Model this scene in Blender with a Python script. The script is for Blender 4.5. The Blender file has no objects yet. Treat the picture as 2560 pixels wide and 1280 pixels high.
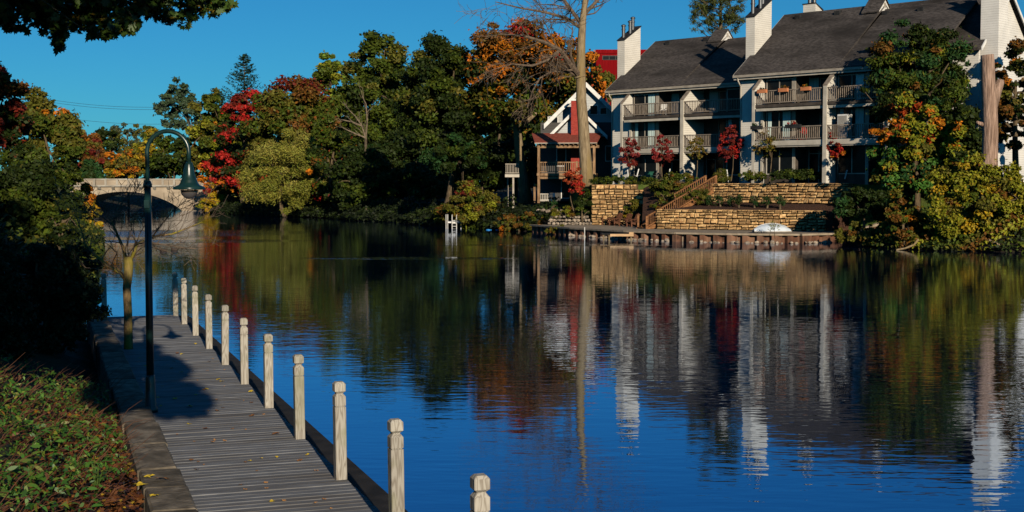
import bpy, math, random
import numpy as np
from mathutils import Vector, Matrix

random.seed(7)
RNG = np.random.default_rng(11)
sc = bpy.context.scene
col = sc.collection
rad = math.radians

# ---------------------------------------------------------------- camera, sky, sun, exposure
F = 3300.0                       # focal length in pixels of the 2560 px wide photograph
CAM_Z = 3.65
PITCH = math.atan(174.0 / F)
cam_d = bpy.data.cameras.new('camera')
cam_d.sensor_width = 36.0
cam_d.lens = 36.0 * F / 2560.0
cam_d.clip_start = 0.1
cam_d.clip_end = 3000.0
cam = bpy.data.objects.new('camera', cam_d)
cam.location = (0, 0, CAM_Z)
cam.rotation_euler = (math.pi / 2 - PITCH, 0, 0)
col.objects.link(cam)
sc.camera = cam

SUN_EL = rad(17.8)
SHADOW_AZ = rad(16.0)            # shadows run forward and this much to the left
SUN_DIR = Vector((math.sin(SHADOW_AZ) * math.cos(SUN_EL), -math.cos(SHADOW_AZ) * math.cos(SUN_EL), math.sin(SUN_EL)))
world = bpy.data.worlds.new('World')
sc.world = world
world.use_nodes = True
wn = world.node_tree
wn.nodes.clear()
w_out = wn.nodes.new('ShaderNodeOutputWorld')
w_bg = wn.nodes.new('ShaderNodeBackground')
w_sky = wn.nodes.new('ShaderNodeTexSky')
w_sky.sky_type = 'NISHITA'
w_sky.sun_disc = False
w_sky.sun_elevation = SUN_EL
w_sky.sun_rotation = math.pi - SHADOW_AZ
w_sky.altitude = 300
w_sky.air_density = 1.0
w_sky.dust_density = 0.0
w_sky.ozone_density = 8.0
w_hs = wn.nodes.new('ShaderNodeHueSaturation')
w_hs.inputs['Saturation'].default_value = 1.0
w_hs.inputs['Value'].default_value = 1.0
w_bg.inputs['Strength'].default_value = 0.067
wn.links.new(w_sky.outputs[0], w_hs.inputs['Color'])
w_gr = wn.nodes.new('ShaderNodeMix'); w_gr.data_type = 'RGBA'; w_gr.blend_type = 'MULTIPLY'
w_gr.inputs[0].default_value = 1.0
w_gr.inputs[7].default_value = (0.33, 1.0, 1.06, 1)      # the photograph's deep saturated blue, the same over the whole sky
wn.links.new(w_hs.outputs[0], w_gr.inputs[6])
wn.links.new(w_gr.outputs[2], w_bg.inputs['Color'])
wn.links.new(w_bg.outputs[0], w_out.inputs[0])

sun_d = bpy.data.lights.new('sun', 'SUN')
sun_d.energy = 5.0
sun_d.angle = rad(0.5)
sun_d.color = (1.0, 0.87, 0.68)
sun = bpy.data.objects.new('sun', sun_d)
sun.rotation_euler = (-SUN_DIR).to_track_quat('-Z', 'Y').to_euler()
sun.location = (20, -60, 40)
col.objects.link(sun)

sc.view_settings.view_transform = 'Standard'
sc.view_settings.look = 'None'
sc.view_settings.gamma = 1.0
sc.view_settings.exposure = 0.0
sc.cycles.max_bounces = 5
sc.cycles.diffuse_bounces = 0
sc.cycles.glossy_bounces = 3
sc.cycles.transparent_max_bounces = 4
sc.cycles.use_denoising = True
sc.cycles.caustics_reflective = False
sc.cycles.caustics_refractive = False

# ---------------------------------------------------------------- pixel helpers: a pixel of the photograph to a point in the place
_cp, _sp = math.cos(PITCH), math.sin(PITCH)
def ray(px, py):
    u, v = (px - 1280) / F, (640 - py) / F
    return u, _cp + v * _sp, -_sp + v * _cp
def at(px, py, Y):
    d = ray(px, py); t = Y / d[1]
    return Vector((d[0] * t, Y, CAM_Z + d[2] * t))
def on(px, py, z=0.0):
    d = ray(px, py); t = (z - CAM_Z) / d[2]
    return Vector((d[0] * t, d[1] * t, z))

# ---------------------------------------------------------------- materials
def new_mat(name):
    m = bpy.data.materials.new(name); m.use_nodes = True
    nt = m.node_tree; b = nt.nodes['Principled BSDF']
    return m, nt, b
def node(nt, t, **kw):
    n = nt.nodes.new(t)
    for k, v in kw.items():
        setattr(n, k, v)
    return n
def noise_mat(name, c1, c2, scale=4.0, rough=0.8, bump=0.0, bscale=None, stretch=(1, 1, 1), detail=5, rand=0.0, spec=0.3, c3=None, s3=0.6, coords='Object', lo=0.35, hi=0.65):
    m, nt, b = new_mat(name)
    tc = node(nt, 'ShaderNodeTexCoord'); mp = node(nt, 'ShaderNodeMapping')
    mp.inputs['Scale'].default_value = stretch
    nt.links.new(tc.outputs[coords], mp.inputs[0])
    vec = mp.outputs[0]
    if rand > 0:                                   # every copy gets its own piece of the pattern
        oi = node(nt, 'ShaderNodeObjectInfo'); ad = node(nt, 'ShaderNodeVectorMath', operation='SCALE')
        cmb = node(nt, 'ShaderNodeCombineXYZ')
        for i in range(3): nt.links.new(oi.outputs['Random'], cmb.inputs[i])
        ad.inputs['Scale'].default_value = 37.0
        nt.links.new(cmb.outputs[0], ad.inputs[0])
        a2 = node(nt, 'ShaderNodeVectorMath', operation='ADD')
        nt.links.new(mp.outputs[0], a2.inputs[0]); nt.links.new(ad.outputs[0], a2.inputs[1])
        vec = a2.outputs[0]
    nz = node(nt, 'ShaderNodeTexNoise'); nz.inputs['Scale'].default_value = scale; nz.inputs['Detail'].default_value = detail
    nt.links.new(vec, nz.inputs['Vector'])
    rp = node(nt, 'ShaderNodeValToRGB')
    rp.color_ramp.elements[0].position = lo; rp.color_ramp.elements[1].position = hi
    rp.color_ramp.elements[0].color = (*c1, 1); rp.color_ramp.elements[1].color = (*c2, 1)
    nt.links.new(nz.outputs['Fac'], rp.inputs[0])
    out = rp.outputs[0]
    if c3 is not None:
        n3 = node(nt, 'ShaderNodeTexNoise'); n3.inputs['Scale'].default_value = s3; n3.inputs['Detail'].default_value = 3
        nt.links.new(vec, n3.inputs['Vector'])
        r3 = node(nt, 'ShaderNodeValToRGB'); r3.color_ramp.elements[0].position = 0.45; r3.color_ramp.elements[1].position = 0.68
        nt.links.new(n3.outputs['Fac'], r3.inputs[0])
        mx = node(nt, 'ShaderNodeMix', data_type='RGBA')
        mx.inputs[7].default_value = (*c3, 1)
        nt.links.new(r3.outputs[0], mx.inputs[0]); nt.links.new(out, mx.inputs[6]); out = mx.outputs[2]
    if rand > 0:
        hs = node(nt, 'ShaderNodeHueSaturation')
        mr = node(nt, 'ShaderNodeMapRange'); mr.inputs[3].default_value = 1 - rand; mr.inputs[4].default_value = 1 + rand
        nt.links.new(oi.outputs['Random'], mr.inputs[0]); nt.links.new(mr.outputs[0], hs.inputs['Value'])
        nt.links.new(out, hs.inputs['Color']); out = hs.outputs[0]
    nt.links.new(out, b.inputs['Base Color'])
    b.inputs['Roughness'].default_value = rough
    b.inputs['Specular IOR Level'].default_value = spec
    if bump > 0:
        nb = node(nt, 'ShaderNodeTexNoise'); nb.inputs['Scale'].default_value = bscale or scale * 3; nb.inputs['Detail'].default_value = 4
        nt.links.new(vec, nb.inputs['Vector'])
        bp = node(nt, 'ShaderNodeBump'); bp.inputs['Strength'].default_value = 1.0; bp.inputs['Distance'].default_value = bump
        nt.links.new(nb.outputs['Fac'], bp.inputs['Height']); nt.links.new(bp.outputs[0], b.inputs['Normal'])
    return m
def plain_mat(name, c, rough=0.6, spec=0.4, metal=0.0):
    return noise_mat(name, tuple(x * 0.85 for x in c), tuple(min(1, x * 1.1) for x in c), scale=3.0, rough=rough, spec=spec) if metal == 0 else metal_mat(name, c, rough)
def metal_mat(name, c, rough):
    m = noise_mat(name, tuple(x * 0.8 for x in c), c, scale=6, rough=rough)
    m.node_tree.nodes['Principled BSDF'].inputs['Metallic'].default_value = 0.8
    return m
def siding_mat(name, c, pitch=0.16, dirt=0.85):
    m = noise_mat(name, tuple(x * dirt for x in c), c, scale=0.8, rough=0.65, detail=6)
    nt = m.node_tree; b = nt.nodes['Principled BSDF']
    tc = node(nt, 'ShaderNodeTexCoord'); sx = node(nt, 'ShaderNodeSeparateXYZ')
    nt.links.new(tc.outputs['Object'], sx.inputs[0])
    dv = node(nt, 'ShaderNodeMath', operation='DIVIDE'); dv.inputs[1].default_value = pitch
    fr = node(nt, 'ShaderNodeMath', operation='FRACT'); iv = node(nt, 'ShaderNodeMath', operation='SUBTRACT'); iv.inputs[0].default_value = 1.0
    nt.links.new(sx.outputs['Z'], dv.inputs[0]); nt.links.new(dv.outputs[0], fr.inputs[0]); nt.links.new(fr.outputs[0], iv.inputs[1])
    bp = node(nt, 'ShaderNodeBump'); bp.inputs['Distance'].default_value = 0.06
    nt.links.new(iv.outputs[0], bp.inputs['Height']); nt.links.new(bp.outputs[0], b.inputs['Normal'])
    return m
def leaf_mat(name, rough=0.6, spec=0.15, trans=0.0):
    m, nt, b = new_mat(name)
    a = node(nt, 'ShaderNodeAttribute', attribute_name='tint')
    nt.links.new(a.outputs['Color'], b.inputs['Base Color'])
    b.inputs['Roughness'].default_value = rough
    b.inputs['Specular IOR Level'].default_value = spec
    if trans > 0:
        tr = node(nt, 'ShaderNodeBsdfTranslucent'); mx = node(nt, 'ShaderNodeMixShader'); mx.inputs[0].default_value = trans
        nt.links.new(a.outputs['Color'], tr.inputs[0])
        nt.links.new(b.outputs[0], mx.inputs[1]); nt.links.new(tr.outputs[0], mx.inputs[2])
        nt.links.new(mx.outputs[0], nt.nodes['Material Output'].inputs[0])
    return m

M = {}
M['leaf'] = leaf_mat('foliage')
M['leaf_near'] = leaf_mat('foliage near', rough=0.45, spec=0.3, trans=0.12)
M['bark'] = noise_mat('bark', (0.05, 0.035, 0.02), (0.16, 0.115, 0.065), scale=3, bump=0.03, stretch=(3, 3, 0.7), rough=0.95)
M['bark_pale'] = noise_mat('pale bark', (0.16, 0.115, 0.065), (0.33, 0.25, 0.15), scale=2.5, bump=0.03, stretch=(4, 4, 0.6), rough=0.95, c3=(0.24, 0.17, 0.07), s3=0.35)
M['bark_stump'] = noise_mat('stripped bark', (0.19, 0.12, 0.085), (0.46, 0.31, 0.23), scale=2.5, bump=0.08, bscale=5, stretch=(5, 5, 0.35), rough=0.95)
M['bark_young'] = noise_mat('young bark', (0.09, 0.06, 0.03), (0.24, 0.16, 0.07), scale=9, bump=0.01, stretch=(2, 2, 0.7), rough=0.9, c3=(0.22, 0.18, 0.02), s3=2.0)
M['twig'] = noise_mat('twig', (0.07, 0.05, 0.035), (0.17, 0.12, 0.08), scale=5, rough=0.9)
M['dirt'] = noise_mat('earth', (0.010, 0.008, 0.005), (0.032, 0.022, 0.012), scale=1.2, bump=0.05, rough=0.95, c3=(0.03, 0.04, 0.012), s3=0.25, coords='Object')
M['mulch'] = noise_mat('bark mulch', (0.03, 0.013, 0.008), (0.10, 0.045, 0.025), scale=9, bump=0.05, rough=0.95)
M['lawn'] = noise_mat('lawn', (0.03, 0.06, 0.008), (0.075, 0.13, 0.018), scale=3, bump=0.05, bscale=14, rough=0.9, c3=(0.09, 0.10, 0.02), s3=0.7)
M['litter'] = noise_mat('leaf litter', (0.035, 0.014, 0.006), (0.15, 0.06, 0.02), scale=14, bump=0.04, rough=0.9)
M['cream'] = siding_mat('cream siding', (0.67, 0.63, 0.55))
M['white_siding'] = siding_mat('white siding', (0.72, 0.69, 0.63))
M['grey_siding'] = siding_mat('grey siding', (0.52, 0.53, 0.52), 0.13)
M['trim'] = noise_mat('taupe trim', (0.30, 0.26, 0.21), (0.42, 0.37, 0.30), scale=2, rough=0.7)
M['trim_light'] = noise_mat('pale trim', (0.42, 0.38, 0.31), (0.54, 0.49, 0.41), scale=2, rough=0.6)
M['white'] = noise_mat('white paint', (0.62, 0.61, 0.58), (0.80, 0.79, 0.75), scale=3, rough=0.6)
M['rail'] = noise_mat('stained rail', (0.19, 0.15, 0.115), (0.31, 0.255, 0.20), scale=3, rough=0.75, rand=0.12)
M['shingle'] = noise_mat('asphalt shingles', (0.036, 0.030, 0.027), (0.10, 0.085, 0.075), scale=3.5, bump=0.02, bscale=9, stretch=(1.0, 2.5, 2.5), rough=0.95, c3=(0.020, 0.016, 0.013), s3=0.22)
M['shingle_red'] = noise_mat('red shingles', (0.16, 0.035, 0.022), (0.32, 0.075, 0.045), scale=5, bump=0.02, stretch=(1, 2, 2), rough=0.9)
M['brick'] = noise_mat('painted red brick', (0.25, 0.03, 0.02), (0.38, 0.055, 0.04), scale=6, bump=0.02, stretch=(1, 1, 3), rough=0.85)
M['glass'] = noise_mat('window glass', (0.004, 0.005, 0.006), (0.010, 0.012, 0.013), scale=1, rough=0.2, spec=0.12)
M['curtain'] = noise_mat('pale curtain', (0.42, 0.55, 0.52), (0.66, 0.78, 0.74), scale=3, stretch=(6, 6, 0.3), rough=0.9)
M['flue'] = metal_mat('galvanised flue', (0.12, 0.125, 0.13), 0.5)
M['dark_metal'] = noise_mat('dark metal', (0.015, 0.015, 0.016), (0.04, 0.04, 0.042), scale=4, rough=0.5)
M['vent'] = noise_mat('black vent', (0.012, 0.012, 0.012), (0.03, 0.03, 0.03), scale=4, rough=0.7)
M['stone'] = noise_mat('sandstone', (0.35, 0.19, 0.068), (0.66, 0.445, 0.21), scale=3.2, bump=0.035, bscale=6, rough=0.9, rand=0.42, c3=(0.36, 0.19, 0.075), s3=1.3)
M['mortar'] = noise_mat('dark joint', (0.05, 0.03, 0.015), (0.11, 0.07, 0.035), scale=5, rough=0.95)
M['fieldstone'] = noise_mat('field stone', (0.20, 0.15, 0.11), (0.46, 0.38, 0.29), scale=4, bump=0.03, rough=0.9, rand=0.35)
M['rust'] = noise_mat('rusted steel', (0.05, 0.022, 0.013), (0.17, 0.075, 0.042), scale=2.2, rough=0.85, bump=0.01, c3=(0.24, 0.13, 0.08), s3=0.9, stretch=(1, 1, 0.5))
M['promenade'] = noise_mat('promenade concrete', (0.24, 0.19, 0.13), (0.36, 0.29, 0.21), scale=2.5, rough=0.9, bump=0.01)
M['concrete'] = noise_mat('bridge concrete', (0.28, 0.225, 0.16), (0.47, 0.385, 0.28), scale=0.5, rough=0.9, bump=0.03, bscale=1.5, c3=(0.27, 0.21, 0.15), s3=0.18, stretch=(1, 1, 1.6))
M['concrete_pale'] = noise_mat('pale parapet', (0.30, 0.27, 0.22), (0.42, 0.39, 0.33), scale=0.7, rough=0.9, c3=(0.26, 0.22, 0.17), s3=0.5)
M['cedar'] = noise_mat('cedar', (0.15, 0.06, 0.02), (0.29, 0.13, 0.048), scale=4, stretch=(1, 1, 3), rough=0.75, rand=0.12)
M['porch_wood'] = noise_mat('porch timber', (0.16, 0.09, 0.045), (0.34, 0.21, 0.11), scale=3, stretch=(2, 2, 0.6), rough=0.8, rand=0.1)
M['chair_wood'] = noise_mat('brown painted chair', (0.085, 0.035, 0.018), (0.16, 0.065, 0.035), scale=4, rough=0.6)
M['new_wood'] = noise_mat('new timber', (0.42, 0.26, 0.13), (0.58, 0.38, 0.20), scale=4, stretch=(0.5, 2, 2), rough=0.7)
M['boat'] = noise_mat('boat gelcoat', (0.46, 0.53, 0.60), (0.60, 0.66, 0.72), scale=2, rough=0.35)
M['boat_blue'] = plain_mat('boat blue trim', (0.05, 0.30, 0.62), 0.4)
M['terracotta'] = plain_mat('terracotta', (0.55, 0.20, 0.08), 0.8)
M['red_paint'] = plain_mat('red paint', (0.45, 0.03, 0.03), 0.5)
M['red_metal'] = noise_mat('red cladding', (0.15, 0.003, 0.005), (0.22, 0.006, 0.008), scale=2, rough=0.9, spec=0.05, stretch=(5, 5, 0.2))
M['blue_plastic'] = plain_mat('blue plastic', (0.03, 0.25, 0.60), 0.5)
M['green_bin'] = plain_mat('green bin', (0.02, 0.10, 0.07), 0.5)
M['galv'] = noise_mat('bare aluminium', (0.55, 0.54, 0.50), (0.70, 0.69, 0.66), scale=4, rough=0.45)
M['lamp_paint'] = noise_mat('dark green lamp paint', (0.004, 0.018, 0.017), (0.009, 0.034, 0.031), scale=8, rough=0.28, spec=0.6)
M['duck'] = plain_mat('duck brown', (0.05, 0.035, 0.025), 0.8)

def deck_mat():
    m = noise_mat('weathered plank', (0.128, 0.132, 0.140), (0.215, 0.218, 0.224), scale=5, rough=0.85, stretch=(0.8, 5, 3), rand=0.10, bump=0.002, bscale=14, c3=(0.12, 0.11, 0.10), s3=0.9)
    return m
M['plank'] = deck_mat()
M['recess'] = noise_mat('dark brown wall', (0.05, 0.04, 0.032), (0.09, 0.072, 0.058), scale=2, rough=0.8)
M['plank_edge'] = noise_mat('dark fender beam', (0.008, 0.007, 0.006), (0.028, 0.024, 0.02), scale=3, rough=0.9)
M['kerb'] = noise_mat('mossy kerb stone', (0.085, 0.068, 0.048), (0.21, 0.175, 0.13), scale=7, rough=0.95, bump=0.012, rand=0.25, c3=(0.06, 0.05, 0.035), s3=2.4)

def post_wood():
    m, nt, b = new_mat('post timber')
    tc = node(nt, 'ShaderNodeTexCoord'); oi = node(nt, 'ShaderNodeObjectInfo')
    cmb = node(nt, 'ShaderNodeCombineXYZ')
    for i in range(3): nt.links.new(oi.outputs['Random'], cmb.inputs[i])
    sc_ = node(nt, 'ShaderNodeVectorMath', operation='SCALE'); sc_.inputs['Scale'].default_value = 51
    nt.links.new(cmb.outputs[0], sc_.inputs[0])
    ad = node(nt, 'ShaderNodeVectorMath', operation='ADD'); nt.links.new(tc.outputs['Object'], ad.inputs[0]); nt.links.new(sc_.outputs[0], ad.inputs[1])
    mp = node(nt, 'ShaderNodeMapping'); mp.inputs['Scale'].default_value = (7, 7, 0.9)
    nt.links.new(ad.outputs[0], mp.inputs[0])
    nz = node(nt, 'ShaderNodeTexNoise'); nz.inputs['Scale'].default_value = 1.6; nz.inputs['Detail'].default_value = 2
    nt.links.new(mp.outputs[0], nz.inputs['Vector'])
    ml = node(nt, 'ShaderNodeMath', operation='MULTIPLY'); ml.inputs[1].default_value = 9.0
    fr = node(nt, 'ShaderNodeMath', operation='PINGPONG'); fr.inputs[1].default_value = 0.5
    nt.links.new(nz.outputs['Fac'], ml.inputs[0]); nt.links.new(ml.outputs[0], fr.inputs[0])
    rp = node(nt, 'ShaderNodeValToRGB')
    e = rp.color_ramp.elements
    e[0].position = 0.02; e[0].color = (0.235, 0.205, 0.165, 1)
    e[1].position = 0.35; e[1].color = (0.385, 0.355, 0.30, 1)
    nt.links.new(fr.outputs[0], rp.inputs[0])
    hs = node(nt, 'ShaderNodeHueSaturation')
    mr = node(nt, 'ShaderNodeMapRange'); mr.inputs[3].default_value = 0.72; mr.inputs[4].default_value = 1.2
    nt.links.new(oi.outputs['Random'], mr.inputs[0]); nt.links.new(mr.outputs[0], hs.inputs['Value'])
    nt.links.new(rp.outputs[0], hs.inputs['Color'])
    n2 = node(nt, 'ShaderNodeTexNoise'); n2.inputs['Scale'].default_value = 3; n2.inputs['Detail'].default_value = 3
    nt.links.new(ad.outputs[0], n2.inputs['Vector'])
    r2 = node(nt, 'ShaderNodeValToRGB'); r2.color_ramp.elements[0].position = 0.5; r2.color_ramp.elements[1].position = 0.75
    mx = node(nt, 'ShaderNodeMix', data_type='RGBA'); mx.inputs[7].default_value = (0.23, 0.225, 0.14, 1)
    nt.links.new(n2.outputs['Fac'], r2.inputs[0]); nt.links.new(r2.outputs[0], mx.inputs[0]); nt.links.new(hs.outputs[0], mx.inputs[6])
    nt.links.new(mx.outputs[2], b.inputs['Base Color'])
    b.inputs['Roughness'].default_value = 0.8; b.inputs['Specular IOR Level'].default_value = 0.2
    bp = node(nt, 'ShaderNodeBump'); bp.inputs['Distance'].default_value = 0.003
    nt.links.new(fr.outputs[0], bp.inputs['Height']); nt.links.new(bp.outputs[0], b.inputs['Normal'])
    return m
M['post'] = post_wood()

def globe_glass():
    m, nt, b = new_mat('smoky globe')
    b.inputs['Base Color'].default_value = (0.16, 0.13, 0.11, 1)
    b.inputs['Roughness'].default_value = 0.18
    b.inputs['Transmission Weight'].default_value = 0.55
    b.inputs['IOR'].default_value = 1.2
    return m
M['globe'] = globe_glass()

def water_mat():
    m, nt, b = new_mat('lake water')
    b.inputs['Base Color'].default_value = (0.0005, 0.004, 0.018, 1)
    b.inputs['Roughness'].default_value = 0.02
    b.inputs['IOR'].default_value = 2.2
    b.inputs['Specular Tint'].default_value = (0.5, 0.80, 1.0, 1)
    b.inputs['Specular IOR Level'].default_value = 0.5
    tc = node(nt, 'ShaderNodeTexCoord')
    def nz(scale, st, detail, rot=0.0):
        mp = node(nt, 'ShaderNodeMapping'); mp.inputs['Scale'].default_value = st; mp.inputs['Rotation'].default_value = (0, 0, rot)
        nt.links.new(tc.outputs['Object'], mp.inputs[0])
        n = node(nt, 'ShaderNodeTexNoise'); n.inputs['Scale'].default_value = scale; n.inputs['Detail'].default_value = detail
        n.inputs['Roughness'].default_value = 0.5
        nt.links.new(mp.outputs[0], n.inputs['Vector'])
        return n.outputs['Fac']
    def math2(op, a, c):
        n = node(nt, 'ShaderNodeMath', operation=op)
        for i, x in enumerate((a, c)):
            if isinstance(x, (int, float)): n.inputs[i].default_value = x
            else: nt.links.new(x, n.inputs[i])
        return n.outputs[0]
    fine = nz(1.0, (1.6, 4.6, 1), 2, rad(6))
    mid = nz(1.0, (0.35, 1.1, 1), 2, rad(-9))
    patch = nz(1.0, (0.014, 0.055, 1), 2, rad(4))
    rp = node(nt, 'ShaderNodeMapRange'); rp.inputs[1].default_value = 0.42; rp.inputs[2].default_value = 0.66
    rp.inputs[3].default_value = 0.55; rp.inputs[4].default_value = 1.7
    nt.links.new(patch, rp.inputs[0])
    h = math2('ADD', math2('MULTIPLY', fine, 0.0036), math2('MULTIPLY', mid, 0.0052))
    sep = node(nt, 'ShaderNodeSeparateXYZ'); nt.links.new(tc.outputs['Object'], sep.inputs[0])
    amp = rp.outputs[0]
    for cx_, cy_, rx_, ry_, k_ in ((-26.0, 103.0, 11.0, 9.0, 5.0), (-22.0, 88.0, 9.0, 3.0, 4.0), (-5.5, 67.0, 6.0, 1.2, 4.0), (2.5, 82.0, 9.0, 1.3, 2.5)):   # wind-ruffled patches
        ex = math2('POWER', math2('DIVIDE', math2('SUBTRACT', sep.outputs['X'], cx_), rx_), 2.0)
        ey = math2('POWER', math2('DIVIDE', math2('SUBTRACT', sep.outputs['Y'], cy_), ry_), 2.0)
        mk = node(nt, 'ShaderNodeMapRange'); mk.inputs[1].default_value = 1.0; mk.inputs[2].default_value = 0.4; mk.inputs[3].default_value = 0.0; mk.inputs[4].default_value = k_
        nt.links.new(math2('ADD', ex, ey), mk.inputs[0])
        amp = math2('ADD', amp, mk.outputs[0])
    h = math2('MULTIPLY', h, amp)
    bp = node(nt, 'ShaderNodeBump'); bp.inputs['Strength'].default_value = 1.0; bp.inputs['Distance'].default_value = 1.0
    nt.links.new(h, bp.inputs['Height']); nt.links.new(bp.outputs[0], b.inputs['Normal'])
    gl = node(nt, 'ShaderNodeBsdfGlossy'); gl.inputs['Color'].default_value = (0.42, 0.60, 1.0, 1); gl.inputs['Roughness'].default_value = 0.02
    nt.links.new(bp.outputs[0], gl.inputs['Normal'])
    mx = node(nt, 'ShaderNodeMixShader'); mx.inputs[0].default_value = 0.30
    nt.links.new(b.outputs[0], mx.inputs[1]); nt.links.new(gl.outputs[0], mx.inputs[2])
    nt.links.new(mx.outputs[0], nt.nodes['Material Output'].inputs[0])
    return m
M['water'] = water_mat()

# ---------------------------------------------------------------- mesh collecting
class MB:
    def __init__(s): s.v = []; s.f = []
    def add(s, v, f):
        o = len(s.v); s.v += [tuple(p) for p in v]; s.f += [tuple(i + o for i in q) for q in f]; return s
    def box(s, x0, x1, y0, y1, z0, z1):
        v = [(x0, y0, z0), (x1, y0, z0), (x1, y1, z0), (x0, y1, z0), (x0, y0, z1), (x1, y0, z1), (x1, y1, z1), (x0, y1, z1)]
        return s.add(v, [(3, 2, 1, 0), (4, 5, 6, 7), (0, 1, 5, 4), (1, 2, 6, 5), (2, 3, 7, 6), (3, 0, 4, 7)])
    def bar(s, a, b, w, h, up=(0, 0, 1)):
        a, b, up = Vector(a), Vector(b), Vector(up)
        d = (b - a).normalized(); r = d.cross(up)
        if r.length < 1e-4: r = d.cross(Vector((0, 1, 0)))
        r.normalize(); u = r.cross(d).normalized()
        v = []
        for p in (a, b):
            for i, j in ((-1, -1), (1, -1), (1, 1), (-1, 1)):
                v.append(p + r * (w / 2 * i) + u * (h / 2 * j))
        return s.add(v, [(0, 1, 2, 3), (7, 6, 5, 4), (0, 4, 5, 1), (1, 5, 6, 2), (2, 6, 7, 3), (3, 7, 4, 0)])
    def prism(s, poly, z0, z1):
        n = len(poly)
        z0 = z0 if hasattr(z0, '__len__') else [z0] * n; z1 = z1 if hasattr(z1, '__len__') else [z1] * n
        v = [(p[0], p[1], z0[i]) for i, p in enumerate(poly)] + [(p[0], p[1], z1[i]) for i, p in enumerate(poly)]
        f = [tuple(range(n - 1, -1, -1)), tuple(range(n, 2 * n))] + [(i, (i + 1) % n, n + (i + 1) % n, n + i) for i in range(n)]
        return s.add(v, f)
    def xprism(s, poly, x0, x1):            # polygon in (y, z) pushed along x
        n = len(poly)
        v = [(x0, p[0], p[1]) for p in poly] + [(x1, p[0], p[1]) for p in poly]
        f = [tuple(range(n)), tuple(range(2 * n - 1, n - 1, -1))] + [(i, n + i, n + (i + 1) % n, (i + 1) % n) for i in range(n)]
        return s.add(v, f)
    def tube(s, pts, rs, n=6, cap=True):
        pts = [Vector(p) for p in pts]
        if not hasattr(rs, '__len__'): rs = [rs] * len(pts)
        ref = None; v = []; f = []
        for i, p in enumerate(pts):
            d = (pts[min(i + 1, len(pts) - 1)] - pts[max(i - 1, 0)]).normalized()
            if ref is None:
                ref = d.cross(Vector((0, 0, 1)))
                if ref.length < 0.05: ref = d.cross(Vector((1, 0, 0)))
            ref = (ref - d * ref.dot(d)).normalized(); b = d.cross(ref)
            for k in range(n):
                a = 2 * math.pi * k / n
                v.append(p + (ref * math.cos(a) + b * math.sin(a)) * rs[i])
        for i in range(len(pts) - 1):
            for k in range(n):
                k2 = (k + 1) % n
                f.append((i * n + k, i * n + k2, (i + 1) * n + k2, (i + 1) * n + k))
        if cap:
            f.append(tuple(range(n - 1, -1, -1))); o = (len(pts) - 1) * n; f.append(tuple(range(o, o + n)))
        return s.add(v, f)
    def lathe(s, prof, c=(0, 0, 0), n=24):
        v = []; f = []
        for r, z in prof:
            for k in range(n):
                a = 2 * math.pi * k / n
                v.append((c[0] + r * math.cos(a), c[1] + r * math.sin(a), c[2] + z))
        for i in range(len(prof) - 1):
            for k in range(n):
                k2 = (k + 1) % n
                f.append((i * n + k, i * n + k2, (i + 1) * n + k2, (i + 1) * n + k))
        f.append(tuple(range(n - 1, -1, -1))); o = (len(prof) - 1) * n; f.append(tuple(range(o, o + n)))
        return s.add(v, f)
    def blob(s, c, r, n=8, m=5, jit=0.0, rnd=random):
        v = [(c[0], c[1], c[2] - r[2])]
        for j in range(1, m):
            t = math.pi * j / m
            for k in range(n):
                a = 2 * math.pi * k / n; q = 1 + rnd.uniform(-jit, jit)
                v.append((c[0] + r[0] * math.sin(t) * math.cos(a) * q, c[1] + r[1] * math.sin(t) * math.sin(a) * q, c[2] - r[2] * math.cos(t) * q))
        v.append((c[0], c[1], c[2] + r[2]))
        f = [(0, 1 + (k + 1) % n, 1 + k) for k in range(n)]
        for j in range(m - 2):
            for k in range(n):
                k2 = (k + 1) % n
                f.append((1 + j * n + k, 1 + j * n + k2, 1 + (j + 1) * n + k2, 1 + (j + 1) * n + k))
        t = len(v) - 1; o = 1 + (m - 2) * n
        f += [(o + k, o + (k + 1) % n, t) for k in range(n)]
        return s.add(v, f)
    def mesh(s, name, mat, smooth=False, off=(0, 0, 0)):
        me = bpy.data.meshes.new(name)
        v = s.v if off == (0, 0, 0) else [(p[0] - off[0], p[1] - off[1], p[2] - off[2]) for p in s.v]
        me.from_pydata(v, [], s.f); me.materials.append(mat)
        if smooth: me.shade_smooth()
        me.update()
        return me

BASE = {}
def tag(o, label=None, cat=None, group=None, kind=None):
    if label: o['label'] = label
    if cat: o['category'] = cat
    if group: o['group'] = group
    if kind: o['kind'] = kind
    return o
def link(name, data, parent=None, loc=None):
    o = bpy.data.objects.new(name, data); col.objects.link(o)
    if parent is not None: o.parent = parent
    if loc is not None: o.location = loc
    return o
def thing(name, label, cat, loc=(0, 0, 0), rz=0.0, group=None):
    o = link(name, None); o.location = loc; o.rotation_euler = (0, 0, rz); o.empty_display_size = 0.3
    return tag(o, label, cat, group)
def part(parent, name, mb, mat, off=None, smooth=False, label=None, kind=None):
    """mb in the parent's own axes; off = the parent's place when mb is in world axes"""
    me = mb.mesh(name, M[mat] if isinstance(mat, str) else mat, smooth, tuple(off) if off is not None else (0, 0, 0))
    o = link(name, me, parent)
    return tag(o, label, None, None, kind)
def single(name, label, cat, mb, mat, loc, smooth=False, group=None, kind=None, rz=0.0):
    """one-mesh thing; mb in local axes"""
    o = link(name, mb.mesh(name, M[mat], smooth)); o.location = loc; o.rotation_euler = (0, 0, rz)
    return tag(o, label, cat, group, kind)
def structure(name, mb, mat, label=None, smooth=False):
    o = link(name, mb.mesh(name, M[mat], smooth))
    return tag(o, label, None, None, 'structure')
def copy_tree(o, parent=None):
    c = o.copy(); col.objects.link(c); c.parent = parent
    for ch in o.children: copy_tree(ch, c)
    return c

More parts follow.
